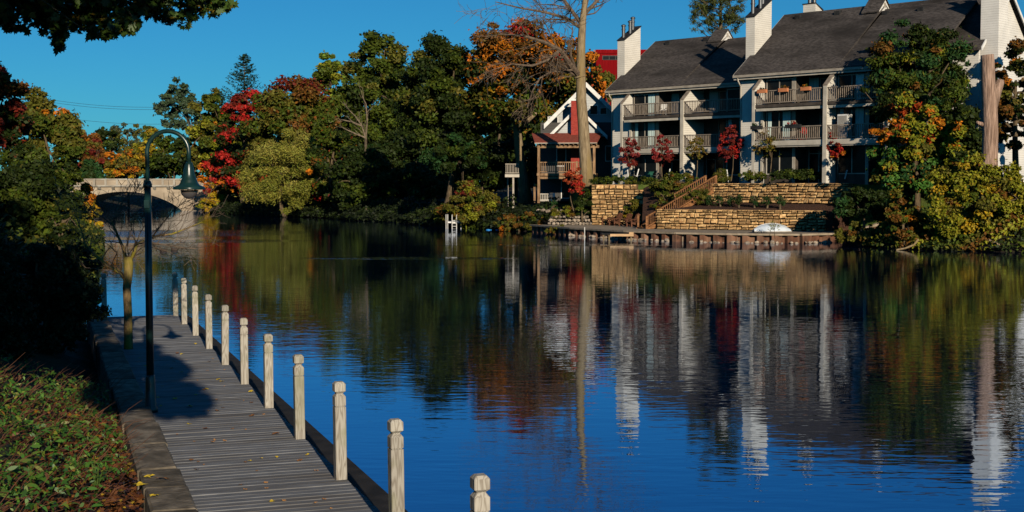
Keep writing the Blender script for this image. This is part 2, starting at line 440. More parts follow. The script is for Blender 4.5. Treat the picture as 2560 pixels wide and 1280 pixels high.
# ---------------------------------------------------------------- leaves
def leaf_mesh(name, pos, nrm, size, colr, mat, aspect=0.62, rng=RNG, curl=0.0):
    n = len(pos)
    rv = rng.normal(size=(n, 3))
    t = np.cross(nrm, rv); t /= np.linalg.norm(t, axis=1, keepdims=True) + 1e-9
    b = np.cross(nrm, t)
    s = np.asarray(size).reshape(-1, 1) * np.ones((n, 1))
    v = np.empty((n, 4, 3))
    v[:, 0] = pos + t * s; v[:, 1] = pos + b * s * aspect + nrm * s * curl; v[:, 2] = pos - t * s; v[:, 3] = pos - b * s * aspect + nrm * s * curl
    return quads_to_mesh(name, v.reshape(-1, 3), 4, n, colr, mat)
def quads_to_mesh(name, v, k, n, colr, mat, faces=None):
    me = bpy.data.meshes.new(name)
    me.vertices.add(len(v)); me.vertices.foreach_set('co', v.astype(np.float32).ravel())
    me.loops.add(n * k); me.polygons.add(n)
    me.loops.foreach_set('vertex_index', np.arange(n * k, dtype=np.int32))
    me.polygons.foreach_set('loop_start', np.arange(0, n * k, k, dtype=np.int32))
    me.update(calc_edges=True)
    a = me.attributes.new('tint', 'FLOAT_COLOR', 'FACE')
    c4 = np.ones((n, 4), dtype=np.float32); c4[:, :3] = colr
    a.data.foreach_set('color', c4.ravel())
    me.materials.append(mat)
    return me
def unit(n, rng=RNG):
    d = rng.normal(size=(n, 3)); return d / np.linalg.norm(d, axis=1, keepdims=True)
def crown_cloud(c, r, nl, lr, n, pal, flat=0.75, rng=RNG, low=-0.75, shell=0.55, jit=0.22):
    """lobes spread through an ellipsoid, leaves spread through each lobe. pal: (rgb, weight, zmin, zmax) in crown height -1..1"""
    c = np.asarray(c, float); r = np.asarray(r, float)
    d = unit(nl * 4, rng); d = d[d[:, 2] > low][:nl]; nl = len(d)
    rr = (0.25 + 0.72 * rng.random(nl) ** 0.5 + 0.16 * (rng.random(nl) < .15))[:, None]
    lc = c + d * r * rr
    lrad = lr * (0.4 + 1.1 * rng.random(nl))
    hz = (lc[:, 2] - c[2]) / r[2]
    lcol = np.empty((nl, 3))
    for i in range(nl):
        opts = [(p[0], p[1]) for p in pal if (len(p) < 3 or p[2] <= hz[i] <= p[3])] or [(pal[0][0], 1)]
        w = np.array([o[1] for o in opts], float); w /= w.sum()
        lcol[i] = opts[rng.choice(len(opts), p=w)][0]
    pw = lrad ** 2; pw /= pw.sum()
    idx = rng.choice(nl, size=n, p=pw)
    e = unit(n, rng)
    q = (shell + (1 - shell) * rng.random(n) ** 0.6)[:, None]
    pos = lc[idx] + e * lrad[idx][:, None] * q * np.array([1, 1, flat])
    pos += rng.normal(size=(n, 3)) * (0.10 + 0.17 * (rng.random(n) < .18))[:, None] * lrad[idx][:, None]
    out = (pos - c) / r
    nrm = e * 0.45 + np.array([0, 0, 0.55]) + out * 0.2 + rng.normal(size=(n, 3)) * 0.7
    nrm /= np.linalg.norm(nrm, axis=1, keepdims=True)
    mixi = rng.random(n) < .30
    alt = lcol[rng.integers(0, nl, n)]; near_ = np.abs(alt.sum(1) - lcol[idx].sum(1)) < 5; lc_ = np.where((mixi & near_)[:, None], .5 * lcol[idx] + .5 * alt, lcol[idx])
    colr = lc_ * (1 + rng.uniform(-jit, jit, size=(n, 1))) * (1 + rng.uniform(-0.12, 0.12, size=(n, 3)))
    return pos, nrm, np.clip(colr, 0.002, 1), lc
GREEN = (0.046, 0.064, 0.006); DGREEN = (0.018, 0.030, 0.0045); LGREEN = (0.080, 0.115, 0.012); OLIVE = (0.082, 0.076, 0.010)
YELLOW = (0.27, 0.17, 0.008); ORANGE = (0.34, 0.10, 0.006); RED = (0.30, 0.014, 0.010); DRED = (0.11, 0.014, 0.008); BROWN = (0.11, 0.048, 0.008); BGREEN = (0.020, 0.056, 0.014)
YGREEN = (0.15, 0.15, 0.010)

GREEN, DGREEN, LGREEN, OLIVE, YGREEN, BGREEN, BROWN, ORANGE, YELLOW, RED, DRED = [tuple(x * k_ for x in c_) for c_, k_ in ((GREEN, 1.15), (DGREEN, 0.95), (LGREEN, 1.25), (OLIVE, 1.2), (YGREEN, 1.25), (BGREEN, 1.1), (BROWN, 1.2), (ORANGE, 1.3), (YELLOW, 1.2), (RED, 1.15), (DRED, 1.2))]
def limb_path(a, b, sag, rng, k=5):
    a, b = Vector(a), Vector(b); pts = []
    off = Vector(rng.normal(size=3)) * (b - a).length * 0.06
    for i in range(k + 1):
        t = i / k
        p = a.lerp(b, t) + off * math.sin(math.pi * t); p.z += sag * math.sin(math.pi * t)
        pts.append(p)
    return pts

# ================================================================ the setting: lake, banks, terraces
DK = Vector((-0.333, 0.943, 0)).normalized()      # direction the boardwalk runs
DL = Vector((-DK.y, DK.x, 0))                      # across it, away from the water (left)
P0 = Vector((-1.0, 11.83, 0))                      # foot of the second post
DECK_Z = 0.5; DECK_W = 1.66
def deck_pt(t, u, z=DECK_Z):                       # t metres along from P0, u metres left of the post line
    p = P0 + DK * t + DL * u; return Vector((p.x, p.y, z))
kerb_a = deck_pt(-22, 2.12); kerb_b = deck_pt(22.4, 2.12)
LAKE = [(kerb_a.x, kerb_a.y), (kerb_b.x, kerb_b.y), (-14, 40), (-19.5, 60), (-27, 85), (-36, 110), (-46, 140), (-55, 170), (-62, 190), (-64, 215), (-63, 270),
        (-46, 270), (-45.3, 200), (-40.3, 180), (-28.2, 161), (-20.8, 152), (-16.1, 140), (-11.4, 134), (-6.6, 120), (-2.7, 113.8), (1.8, 106.0),
        (6.3, 104.7), (11.3, 104.2), (14.9, 98.2), (22.8, 91.6), (23.6, 86), (22.0, 79), (24.6, 75), (28.1, 72.8), (60, 60), (160, 30), (260, -40), (260, -200), (60, -200)]
LAWN = [(6.2, 104.45), (11.2, 104.0), (13.2, 100.0), (14.85, 98.0), (23.0, 91.2), (30, 86.5), (60, 74), (75, 120), (40, 150), (5, 150), (5.0, 118)]
LAWN_Z = 3.78
def poly_in(poly, x, y):
    x = np.asarray(x, float); y = np.asarray(y, float); c = np.zeros(x.shape, bool); n = len(poly)
    for i in range(n):
        x1, y1 = poly[i]; x2, y2 = poly[(i + 1) % n]
        cond = ((y1 > y) != (y2 > y))
        xi = (x2 - x1) * (y - y1) / ((y2 - y1) if y2 != y1 else 1e-9) + x1
        c ^= cond & (x < xi)
    return c
def poly_dist(poly, x, y):
    x = np.asarray(x, float); y = np.asarray(y, float); d = np.full(x.shape, 1e9); n = len(poly)
    for i in range(n):
        x1, y1 = poly[i]; x2, y2 = poly[(i + 1) % n]; ex, ey = x2 - x1, y2 - y1
        t = np.clip(((x - x1) * ex + (y - y1) * ey) / (ex * ex + ey * ey + 1e-9), 0, 1)
        d = np.minimum(d, np.hypot(x - (x1 + t * ex), y - (y1 + t * ey)))
    return d
def terrain_h(x, y):
    x = np.asarray(x, float); y = np.asarray(y, float)
    d = poly_dist(LAKE, x, y); inside = poly_in(LAKE, x, y)
    bump = 0.10 * np.sin(x * 0.9 + 1.3) * np.cos(y * 0.7) + 0.06 * np.sin(x * 2.1 + y * 1.7)
    h = 0.12 + 2.9 * (1 - np.exp(-d / 8.0)) + 0.012 * np.minimum(d, 200) + bump * np.clip(d / 4, 0, 1)
    return np.where(inside, -0.25 - np.minimum(d, 3) * 0.4, h)
def ground_z(x, y):
    if poly_in(LAWN, np.array([x]), np.array([y]))[0]: return LAWN_Z
    return float(terrain_h(np.array([x]), np.array([y]))[0])

gx = np.unique(np.round(np.concatenate([np.arange(-700, -90, 40), np.arange(-90, -16, 2.5), np.arange(-16, 8, 0.5), np.arange(8, 70, 2.0), np.arange(70, 701, 40)]), 3))
gy = np.unique(np.round(np.concatenate([np.arange(-200, -8, 24), np.arange(-8, 40, 0.5), np.arange(40, 120, 2.0), np.arange(120, 280, 4.0), np.arange(280, 1001, 60)]), 3))
X, Y = np.meshgrid(gx, gy); H = terrain_h(X, Y)
me = bpy.data.meshes.new('ground')
nx, ny = len(gx), len(gy)
ii = np.arange(nx * ny).reshape(ny, nx)
fc = np.stack([ii[:-1, :-1], ii[:-1, 1:], ii[1:, 1:], ii[1:, :-1]], -1).reshape(-1, 4)
me.from_pydata(np.stack([X, Y, H], -1).reshape(-1, 3).tolist(), [], fc.tolist())
me.materials.append(M['dirt']); me.shade_smooth()
tag(link('ground', me), 'dark earth banks around the lake', None, None, 'structure')

structure('water', MB().add([(-260, -150, 0), (260, -150, 0), (260, 420, 0), (-260, 420, 0)], [(0, 1, 2, 3)]), 'water', 'calm dark blue lake reflecting the far bank')
structure('lawn', MB().prism(LAWN, 0.3, LAWN_Z), 'lawn', 'raised lawn behind the sandstone walls')
# sloping grass under the red-roofed house
gl = [(-3.6, 117.2), (-0.5, 113.6), (2.6, 109.2), (5.9, 107.2), (5.0, 117.0), (0.5, 122.0), (-3.5, 123)]
mb = MB(); NN = 12
c0 = np.mean(gl, axis=0)
vv = [(c0[0], c0[1], float(terrain_h(np.array([c0[0]]), np.array([c0[1]]))[0]) + 0.10)]
rings = []
for k in (0.5, 1.0):
    ring = []
    for i in range(len(gl)):
        for j in range(3):
            a = np.array(gl[i]); b_ = np.array(gl[(i + 1) % len(gl)]); q = c0 + (a + (b_ - a) * j / 3 - c0) * k
            ring.append(len(vv)); vv.append((q[0], q[1], float(terrain_h(np.array([q[0]]), np.array([q[1]]))[0]) + (0.10 if k < 1 else 0.04)))
    rings.append(ring)
nr = len(rings[0]); ff = [(0, rings[0][i], rings[0][(i + 1) % nr]) for i in range(nr)]
ff += [(rings[0][i], rings[1][i], rings[1][(i + 1) % nr], rings[0][(i + 1) % nr]) for i in range(nr)]
structure('grass_slope', mb.add(vv, ff), 'lawn', 'bright green grass slope below the red roofed house', smooth=True)

# ---- promenade along the sheet piling
PROM_Z = 0.6
FRONT = [Vector((*p, 0)) for p in ((1.75, 105.4), (4.6, 97.6), (8.0, 91.0), (11.0, 87.6), (14.0, 85.9), (16.6, 85.0), (18.4, 84.8), (20.6, 86.0), (22.8, 88.4))]
BACKP = [(23.4, 90.0), (21.6, 89.2), (16.0, 92.3), (10.6, 94.9), (10.9, 104.4), (6.3, 104.9)]
structure('promenade', MB().prism([(p.x, p.y) for p in FRONT] + BACKP, -0.6, PROM_Z), 'promenade', 'tan paved strip above the rusty sheet piling')
MB_ = MB()
structure('planting_bed', MB().prism([(10.9, 94.9), (16.0, 92.45), (21.7, 89.35), (23.2, 91.0), (15.0, 97.7), (13.0, 99.0)], 0.4, [1.93, 1.93, 1.85, 2.45, 2.6, 2.5]), 'mulch', 'brown mulch bed between the two sandstone walls')
structure('garden_bed', MB().prism([(9.6, 97.5), (11.2, 96.0), (14.8, 98.2), (13.2, 100.6), (11.5, 104.3), (10.4, 104.3)], 0.4, [0.9, 1.2, 3.5, 4.0, 4.05, 3.6]), 'mulch', 'mulch slope beside the wooden stairs')

# ---- sheet piling: one trough after another, a cap beam on top
sp = thing('sheet_pile_wall', 'rust brown sheet pile wall with cap beam along the far waterline', 'wall', (FRONT[4].x, FRONT[4].y, 0))
O_ = FRONT[4]
def along(poly, step):
    out = []; carry = 0.0
    for a, b_ in zip(poly[:-1], poly[1:]):
        L = (b_ - a).length; t = carry
        while t < L:
            out.append((a.lerp(b_, t / L), (b_ - a).normalized())); t += step
        carry = t - L
    return out
for p, d in along(FRONT, 0.94):
    nrm = Vector((d.y, -d.x, 0))                # towards the water
    w = 0.94
    prof = [(0.0, 0.02), (0.16 * w, 0.02), (0.34 * w, 0.30), (0.66 * w, 0.30), (0.84 * w, 0.02), (w, 0.02)]
    zt = PROM_Z - 0.10
    v = []; 
    for s_, o_ in prof:
        q = p + d * s_ + nrm * o_ - O_
        v += [(q.x, q.y, -0.8), (q.x, q.y, zt)]
    q0 = p - O_ - nrm * 0.06; q1 = p + d * w - O_ - nrm * 0.06
    v += [(q0.x, q0.y, zt), (q1.x, q1.y, zt)]
    f = [(2 * i, 2 * i + 2, 2 * i + 3, 2 * i + 1) for i in range(5)] + [(1, 3, 5, 7, 9, 11, 13, 12)]
    part(sp, 'pile_trough', MB().add(v, f), 'rust')
cap = MB()
for a, b_ in zip(FRONT[:-1], FRONT[1:]):
    d = (b_ - a).normalized(); n_ = Vector((d.y, -d.x, 0)) * 0.17
    cap.bar(a + n_ + Vector((0, 0, PROM_Z - 0.04)) - O_, b_ + d * 0.05 + n_ + Vector((0, 0, PROM_Z - 0.04)) - O_, 0.42, 0.12)
e0, e1 = FRONT[-1], Vector((26.0, 90.5, 0))
cap.bar(e0 + Vector((0, 0, PROM_Z)) - O_, e1 + Vector((0, 0, 1.35)) - O_, 0.3, 0.16)
part(sp, 'cap_beam', cap, M['promenade'])
part(sp, 'end_plate', MB().add([tuple(e0 - O_ + Vector((0, 0, -0.6))), tuple(e1 - O_ + Vector((0, 0, -0.2))), tuple(e1 - O_ + Vector((0, 0, 1.28))), tuple(e0 - O_ + Vector((0, 0, 0.55)))], [(0, 1, 2, 3)]), 'rust')

# ---- stones: a few unit shapes shared by all the walls
rs = random.Random(3)
STONES = []
for k in range(9):
    v = []
    for (x, z) in ((-.5, -.5), (.5, -.5), (.5, .5), (-.5, .5)): v.append((x, 0.5, z))
    for (x, z) in ((-.5, -.5), (.5, -.5), (.5, .5), (-.5, .5)): v.append((x * rs.uniform(.95, 1), -0.08 + rs.uniform(-.1, .1), z * rs.uniform(.90, 1)))
    for (x, z) in ((-.5, -.5), (.5, -.5), (.5, .5), (-.5, .5)): v.append((x * rs.uniform(.55, .85), -0.5 + rs.uniform(-.22, .2), z * rs.uniform(.35, .75)))
    f = [(8, 9, 10, 11)] + [(4 + i, 4 + (i + 1) % 4, 8 + (i + 1) % 4, 8 + i) for i in range(4)] + [(i, (i + 1) % 4, 4 + (i + 1) % 4, 4 + i) for i in range(4)]
    STONES.append(MB().add(v, f).mesh('wall_stone', M['stone']))
def stone_wall(label, a, b, z0, tops, depth=0.42, course=0.40, seed=1, z0b=None):
    """tops: list of (fraction along, top height) steps; stones stand proud of a recessed core"""
    rnd = random.Random(seed)
    a, b = Vector((*a, 0)), Vector((*b, 0)); d = (b - a); L = d.length; d.normalize(); ang = math.atan2(d.y, d.x)
    w = thing('stone_wall', label, 'wall', (a.x, a.y, z0), ang, 'sandstone retaining walls')
    core = MB()
    st = [(f, t) for f, t in tops] + [(1.0, tops[-1][1])]
    for (f0, t0), (f1, _) in zip(st[:-1], st[1:]):
        core.box(f0 * L + 0.02, f1 * L - (0.02 if f1 == 1 else 0.0), 0.16, 1.0, -0.3, t0 - z0 - 0.05 + 0.003 * f0)
    part(w, 'wall_core', core, 'mortar')
    top_at = lambda x: [t for f, t in tops if f * L <= x + 1e-6][-1] - z0
    z = 0.0; hmax = max(t for _, t in tops) - z0
    while z < hmax - 0.1:
        ch = min(course, hmax - z)
        x = rnd.uniform(-0.02, 0.02)
        while x < L - 0.05:
            ww = rnd.uniform(0.28, 0.70); ww = ww if x + ww < L - 0.25 else L - x
            if top_at(x + ww * 0.5) >= z + ch * 0.6:
                q = rnd.random()
                if q < 0.28: cells = [(x, ww, z, ch)]
                elif q < 0.85:
                    h1 = ch * rnd.uniform(0.42, 0.6); cells = [(x, ww, z, h1), (x, ww, z + h1, ch - h1)]
                else:
                    h1 = ch * rnd.uniform(0.42, 0.6); w1 = ww * rnd.uniform(.4, .6)
                    cells = [(x, ww, z, h1), (x, w1, z + h1, ch - h1), (x + w1, ww - w1, z + h1, ch - h1)]
                for cx, cw, cz, chh in cells:
                    o = link('stone', rnd.choice(STONES), w, (cx + cw / 2, 0.12 + rnd.uniform(-.035, .035), cz + chh / 2))
                    o.scale = (cw - 0.014, depth * rnd.uniform(.85, 1.2), chh - 0.014)
            x += ww
        z += ch
    return w
stone_wall('tall sandstone block wall left of the stairs behind the brown chairs', (6.25, 104.1), (11.2, 103.7), PROM_Z, [(0, 3.86), (0.74, 3.42)], seed=5)
stone_wall('long low sandstone wall beside the white boat along the promenade', (10.35, 94.6), (21.2, 89.3), PROM_Z, [(0, 2.03)], seed=6)
stone_wall('upper sandstone terrace wall behind the clipped round bushes', (14.6, 97.6), (23.2, 90.6), 2.45, [(0, 3.88)], seed=8)

# ---- rubble: low field stone wall left, loose rocks at the waterline
def rock_mesh(seed):
    rnd = random.Random(seed)
    return MB().blob((0, 0, 0), (0.5, 0.42, 0.36), 7, 5, 0.18, rnd).mesh('rock', M['fieldstone'])
ROCKS = [rock_mesh(i) for i in range(6)]
def rocks(parent, spots, rnd):
    for x, y, z, s in spots:
        o = link('rock', rnd.choice(ROCKS), parent, (x, y, z)); o.scale = (s * rnd.uniform(.8, 1.3), s * rnd.uniform(.8, 1.1), s * rnd.uniform(.7, 1.1)); o.rotation_euler = (0, 0, rnd.uniform(0, 6.3))
rnd = random.Random(21)
rw = thing('rubble_wall', 'low rubble wall of pale field stones beneath the small red maple', 'wall', (4.6, 104.6, 0.6))
spots = []
for row in range(3):
    for k in range(12 - row):
        spots.append((-1.6 + k * 0.30 + row * 0.12 + rnd.uniform(-.05, .05), 0.25 - k * 0.05 + row * 0.12, 0.1 + row * 0.26, 0.38))
rocks(rw, spots, rnd)
rw = thing('rubble_wall', 'mossy stone edging in front of the porch of the house', 'wall', (3.6, 107.6, 1.5))
rocks(rw, [(-1.4 + k * 0.36, rnd.uniform(-.15, .15), 0.12 + rnd.uniform(0, .2), 0.42) for k in range(9)], rnd)
rr_ = thing('riprap', 'row of loose pale rocks at the foot of the sheet piling', 'rocks', (FRONT[4].x, FRONT[4].y, 0))
spots = []
for p, d in along(FRONT[1:-1], 0.30):
    n_ = Vector((d.y, -d.x, 0)); q = p + n_ * rnd.uniform(0.32, 0.75) - O_
    if rnd.random() < 0.86: spots.append((q.x, q.y, rnd.uniform(-0.03, 0.08), rnd.uniform(0.16, 0.42)))
rocks(rr_, spots, rnd)

# ================================================================ the boardwalk, its kerb and posts
bw = thing('boardwalk', 'grey weathered plank boardwalk running beside the water', 'boardwalk', tuple(P0), math.atan2(DL.y, DL.x))
# local x = across (left), local y = -along? axes: x -> DL, y -> rotated 90 deg from DL
ang = math.atan2(DL.y, DL.x)
PLW = 0.142
plank_v = []
for k in range(4):
    rnd2 = random.Random(k)
    m_ = MB(); x0, x1 = -0.02, DECK_W
    m_.add([(x0, -0.065, -0.04), (x1, -0.065, -0.04), (x1, 0.065, -0.04), (x0, 0.065, -0.04), (x0, -0.0645, -0.006), (x1, -0.0645, -0.006), (x1, 0.0645, -0.006), (x0, 0.0645, -0.006),
            (x0 + .004, -0.058, 0), (x1 - .004, -0.058, 0), (x1 - .004, 0.058, 0), (x0 + .004, 0.058, 0)],
           [(3, 2, 1, 0), (0, 1, 5, 4), (1, 2, 6, 5), (2, 3, 7, 6), (3, 0, 4, 7), (4, 5, 9, 8), (5, 6, 10, 9), (6, 7, 11, 10), (7, 4, 8, 11), (8, 9, 10, 11)])
    plank_v.append(m_.mesh('plank', M['plank']))
rnd = random.Random(2)
T0, T1 = -9.0, 21.9
n_pl = int((T1 - T0) / PLW)
for k in range(n_pl):
    t = T0 + k * PLW
    o = link('plank', plank_v[k % 4], bw, (rnd.uniform(-.008, .008), -t, DECK_Z + rnd.uniform(-.004, .002)))
    o.rotation_euler = (rnd.uniform(-.012, .012), rnd.uniform(-.002, .002), rnd.uniform(-.002, .002))
T1 = T0 + n_pl * PLW
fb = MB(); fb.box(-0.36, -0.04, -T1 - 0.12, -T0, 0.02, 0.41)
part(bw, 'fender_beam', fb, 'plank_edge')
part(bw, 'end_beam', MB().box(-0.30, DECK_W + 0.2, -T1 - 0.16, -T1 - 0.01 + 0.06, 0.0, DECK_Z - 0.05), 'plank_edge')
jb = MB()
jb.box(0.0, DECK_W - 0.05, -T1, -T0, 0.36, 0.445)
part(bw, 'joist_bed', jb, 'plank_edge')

kb = thing('stone_kerb', 'dark mossy stone kerb between the boardwalk and the shrubs', 'kerb', tuple(P0), ang)
kmesh = []
for k in range(4):
    r_ = random.Random(40 + k); j = lambda s=.012: r_.uniform(-s, s)
    v = [(-.225, -.5, -.7), (.20, -.5, -.7), (.20, .5, -.7), (-.225, .5, -.7), (-.225 + j(), -.5, -.02 + j()), (.20 + j(), -.5, -.02 + j()), (.20 + j(), .5, -.02 + j()), (-.225 + j(), .5, -.02 + j()),
         (-.2 + j(), -.478, j(.006)), (.175 + j(), -.478, j(.006)), (.175 + j(), .478, j(.006)), (-.2 + j(), .478, j(.006))]
    kmesh.append(MB().add(v, [(3, 2, 1, 0), (0, 1, 5, 4), (1, 2, 6, 5), (2, 3, 7, 6), (3, 0, 4, 7), (4, 5, 9, 8), (5, 6, 10, 9), (6, 7, 11, 10), (7, 4, 8, 11), (8, 9, 10, 11)]).mesh('kerb_stone', M['kerb']))
t = -9.0
while t < 21.5:
    L = rnd.uniform(0.85, 1.5)
    o = link('kerb_stone', rnd.choice(kmesh), kb, (DECK_W + 0.245 + rnd.uniform(-.008, .008), -(t + L / 2), DECK_Z + 0.10 + rnd.uniform(-.012, .012)))
    o.scale = (1, L - 0.015, 1); t += L

def post_meshes():
    h = 0.060                                     # half width
    def sq(w, z, c):                               # square with chamfered corners
        k = w - c
        return [(-w, -k, z), (-k, -w, z), (k, -w, z), (w, -k, z), (w, k, z), (k, w, z), (-k, w, z), (-w, k, z)]
    def loft(rings):
        v = [p for r in rings for p in r]; n = 8; f = []
        for i in range(len(rings) - 1):
            for k in range(n): f.append((i * n + k, i * n + (k + 1) % n, (i + 1) * n + (k + 1) % n, (i + 1) * n + k))
        f.append(tuple(range(n - 1, -1, -1))); o = (len(rings) - 1) * n; f.append(tuple(range(o, o + n)))
        return MB().add(v, f)
    c = 0.006
    shaft = loft([sq(h, -0.9, c), sq(h, 0.786, c), sq(h - .009, 0.788, c), sq(h - .009, 0.797, c), sq(h, 0.799, c), sq(h, 0.895, c), sq(h - 0.022, 0.925, c)])
    head = loft([sq(h - 0.024, 0.92, c), sq(h - 0.024, 0.932, c), sq(h, 0.955, c), sq(h, 1.03, c), sq(h - 0.021, 1.055, c)])
    return shaft, head
sh_, hd_ = post_meshes()
sh_me, hd_me = sh_.mesh('shaft', M['post']), hd_.mesh('head', M['post'])
ORD = ['nearest wooden post, cut off by the bottom edge of the photo', 'second wooden post from the camera, its foot cut off', 'third wooden post from the camera with a dark knot streak', 'fourth wooden post from the camera on the boardwalk edge',
       'fifth wooden post from the camera, greenish, on the boardwalk edge', 'sixth wooden post from the camera on the boardwalk edge', 'seventh wooden post from the camera on the boardwalk edge', 'eighth wooden post from the camera on the boardwalk edge',
       'ninth wooden post from the camera, second before the shaded corner post', 'tenth wooden post from the camera, next to the shaded corner post', 'shaded wooden post on the far outer corner of the boardwalk']
rnd = random.Random(9)
def make_post(p, label):
    r = thing('wooden_post', label, 'post', tuple(p), math.atan2(DK.y, DK.x) + rad(rnd.uniform(-3, 3)), 'square wooden posts along the boardwalk edge')
    a = link('shaft', sh_me, r); b_ = link('head', hd_me, r, (0, 0, 0))
    r.rotation_euler[0] = rnd.uniform(-.012, .012); r.rotation_euler[1] = rnd.uniform(-.012, .012)
    return r
for k in range(11):
    make_post(deck_pt(-2.43 + 2.43 * k if k < 10 else 21.55, 0.045), ORD[k])
make_post(deck_pt(21.75, 1.70), 'dark silhouetted wooden post standing alone at the far inner corner')

# ================================================================ buildings
M['porch_shade_siding'] = siding_mat('siding with porch shade', (0.075, 0.07, 0.065), 0.13)  # house wall behind the porch: the porch shade is put into its colour
def strip_mesh(cache, key, dims, mat, name='baluster'):
    if key not in cache:
        w, d, h = dims
        cache[key] = MB().box(-w / 2, w / 2, -d / 2, d / 2, 0, h).mesh(name, M[mat])
    return cache[key]
_bal = {}
def railing(parent, x0, x1, y, z, h, mat, step=0.155, bw_=0.045, bz=0.0, post_ends=False):
    """rail between x0 and x1 at depth y, standing on z; parts go straight under parent"""
    part(parent, 'top_rail', MB().box(x0, x1, y - 0.06, y + 0.06, z + h - 0.07 - bz, z + h - bz), mat)
    part(parent, 'bottom_rail', MB().box(x0, x1, y - 0.025, y + 0.025, z + 0.08 - bz, z + 0.15 - bz), mat)
    n = max(2, int((x1 - x0) / step)); me_ = strip_mesh(_bal, (mat, round(h, 2), bw_), (bw_, 0.04, h - 0.2), mat)
    for k in range(n):
        link('baluster', me_, parent, (x0 + (k + 0.5) * (x1 - x0) / n, y, z + 0.14 - bz))
def window(parent, x0, x1, y, z0, z1, bz, panes=1, frame='trim_light', cur=None, fw=0.07, name='window', depth=0.06, transom=0.0):
    fr = MB()
    fr.box(x0 - fw, x0, y - depth, y, z0 - fw - bz, z1 + fw - bz); fr.box(x1, x1 + fw, y - depth, y, z0 - fw - bz, z1 + fw - bz)
    fr.box(x0, x1, y - depth + .002, y, z0 - fw - bz, z0 - bz); fr.box(x0, x1, y - depth + .002, y, z1 - bz, z1 + fw - bz)
    w = (x1 - x0) / panes
    for k in range(1, panes): fr.box(x0 + k * w - fw * .45, x0 + k * w + fw * .45, y - depth + .004, y, z0 - bz, z1 - bz)
    if transom: fr.box(x0, x1, y - depth + .006, y, transom - 0.04 - bz, transom + 0.04 - bz)
    o = part(parent, name, fr, frame)
    for k in range(panes):
        part(o, 'pane', MB().box(x0 + k * w + .01, x0 + (k + 1) * w - .01, y - 0.022, y - 0.012, z0 - bz, z1 - bz), 'glass')
    if cur:
        for c0, c1 in cur:
            m_ = MB(); nn = 8; v = []; f = []
            for i in range(nn + 1):
                xx = c0 + (c1 - c0) * i / nn; yy = y - 0.030 - 0.02 * (i % 2)
                v += [(xx, yy, z0 - bz), (xx, yy, z1 - bz)]
            for i in range(nn): f.append((2 * i, 2 * i + 2, 2 * i + 3, 2 * i + 1))
            part(o, 'curtain', m_.add(v, f), 'curtain')
    return o

def flue(parent, x, y, z0, h, r, bz):
    m_ = MB().lathe([(r, 0), (r, h * .62), (r * 1.25, h * .62), (r * 1.25, h * .68), (r, h * .68), (r, h * .86), (r * 1.45, h * .87), (r * 1.45, h * .93), (r * .7, h)], (x, y, z0 - bz), 12)
    part(parent, 'flue', m_, 'flue', smooth=False)
def chimney(root, x0, x1, y0, y1, zb, zf, zr, bz, nfl, fh=1.2, mat='cream'):
    poly = [(y0, zb - bz), (y1, zb - bz), (y1, zr - bz), (y0, zf - bz)]
    c = part(root, 'chimney', MB().xprism(poly, x0, x1), mat)
    part(c, 'chimney_cap', MB().xprism([(y0 - .06, zf - bz + .003), (y1 + .06, zr - bz + .003 + .06 * (zr - zf) / (y1 - y0)), (y1 + .06, zr - bz + .12), (y0 - .06, zf - bz + .06)], x0 - .06, x1 + .06), 'vent')
    for k in range(nfl):
        fy = y0 + (k + .7) * (y1 - y0) / (nfl + .4)
        flue(c, (x0 + x1) / 2 + (.12 if k % 2 else -.1), fy, zf + (zr - zf) * (fy - y0) / (y1 - y0) - .1, fh, 0.15, bz)
    return c

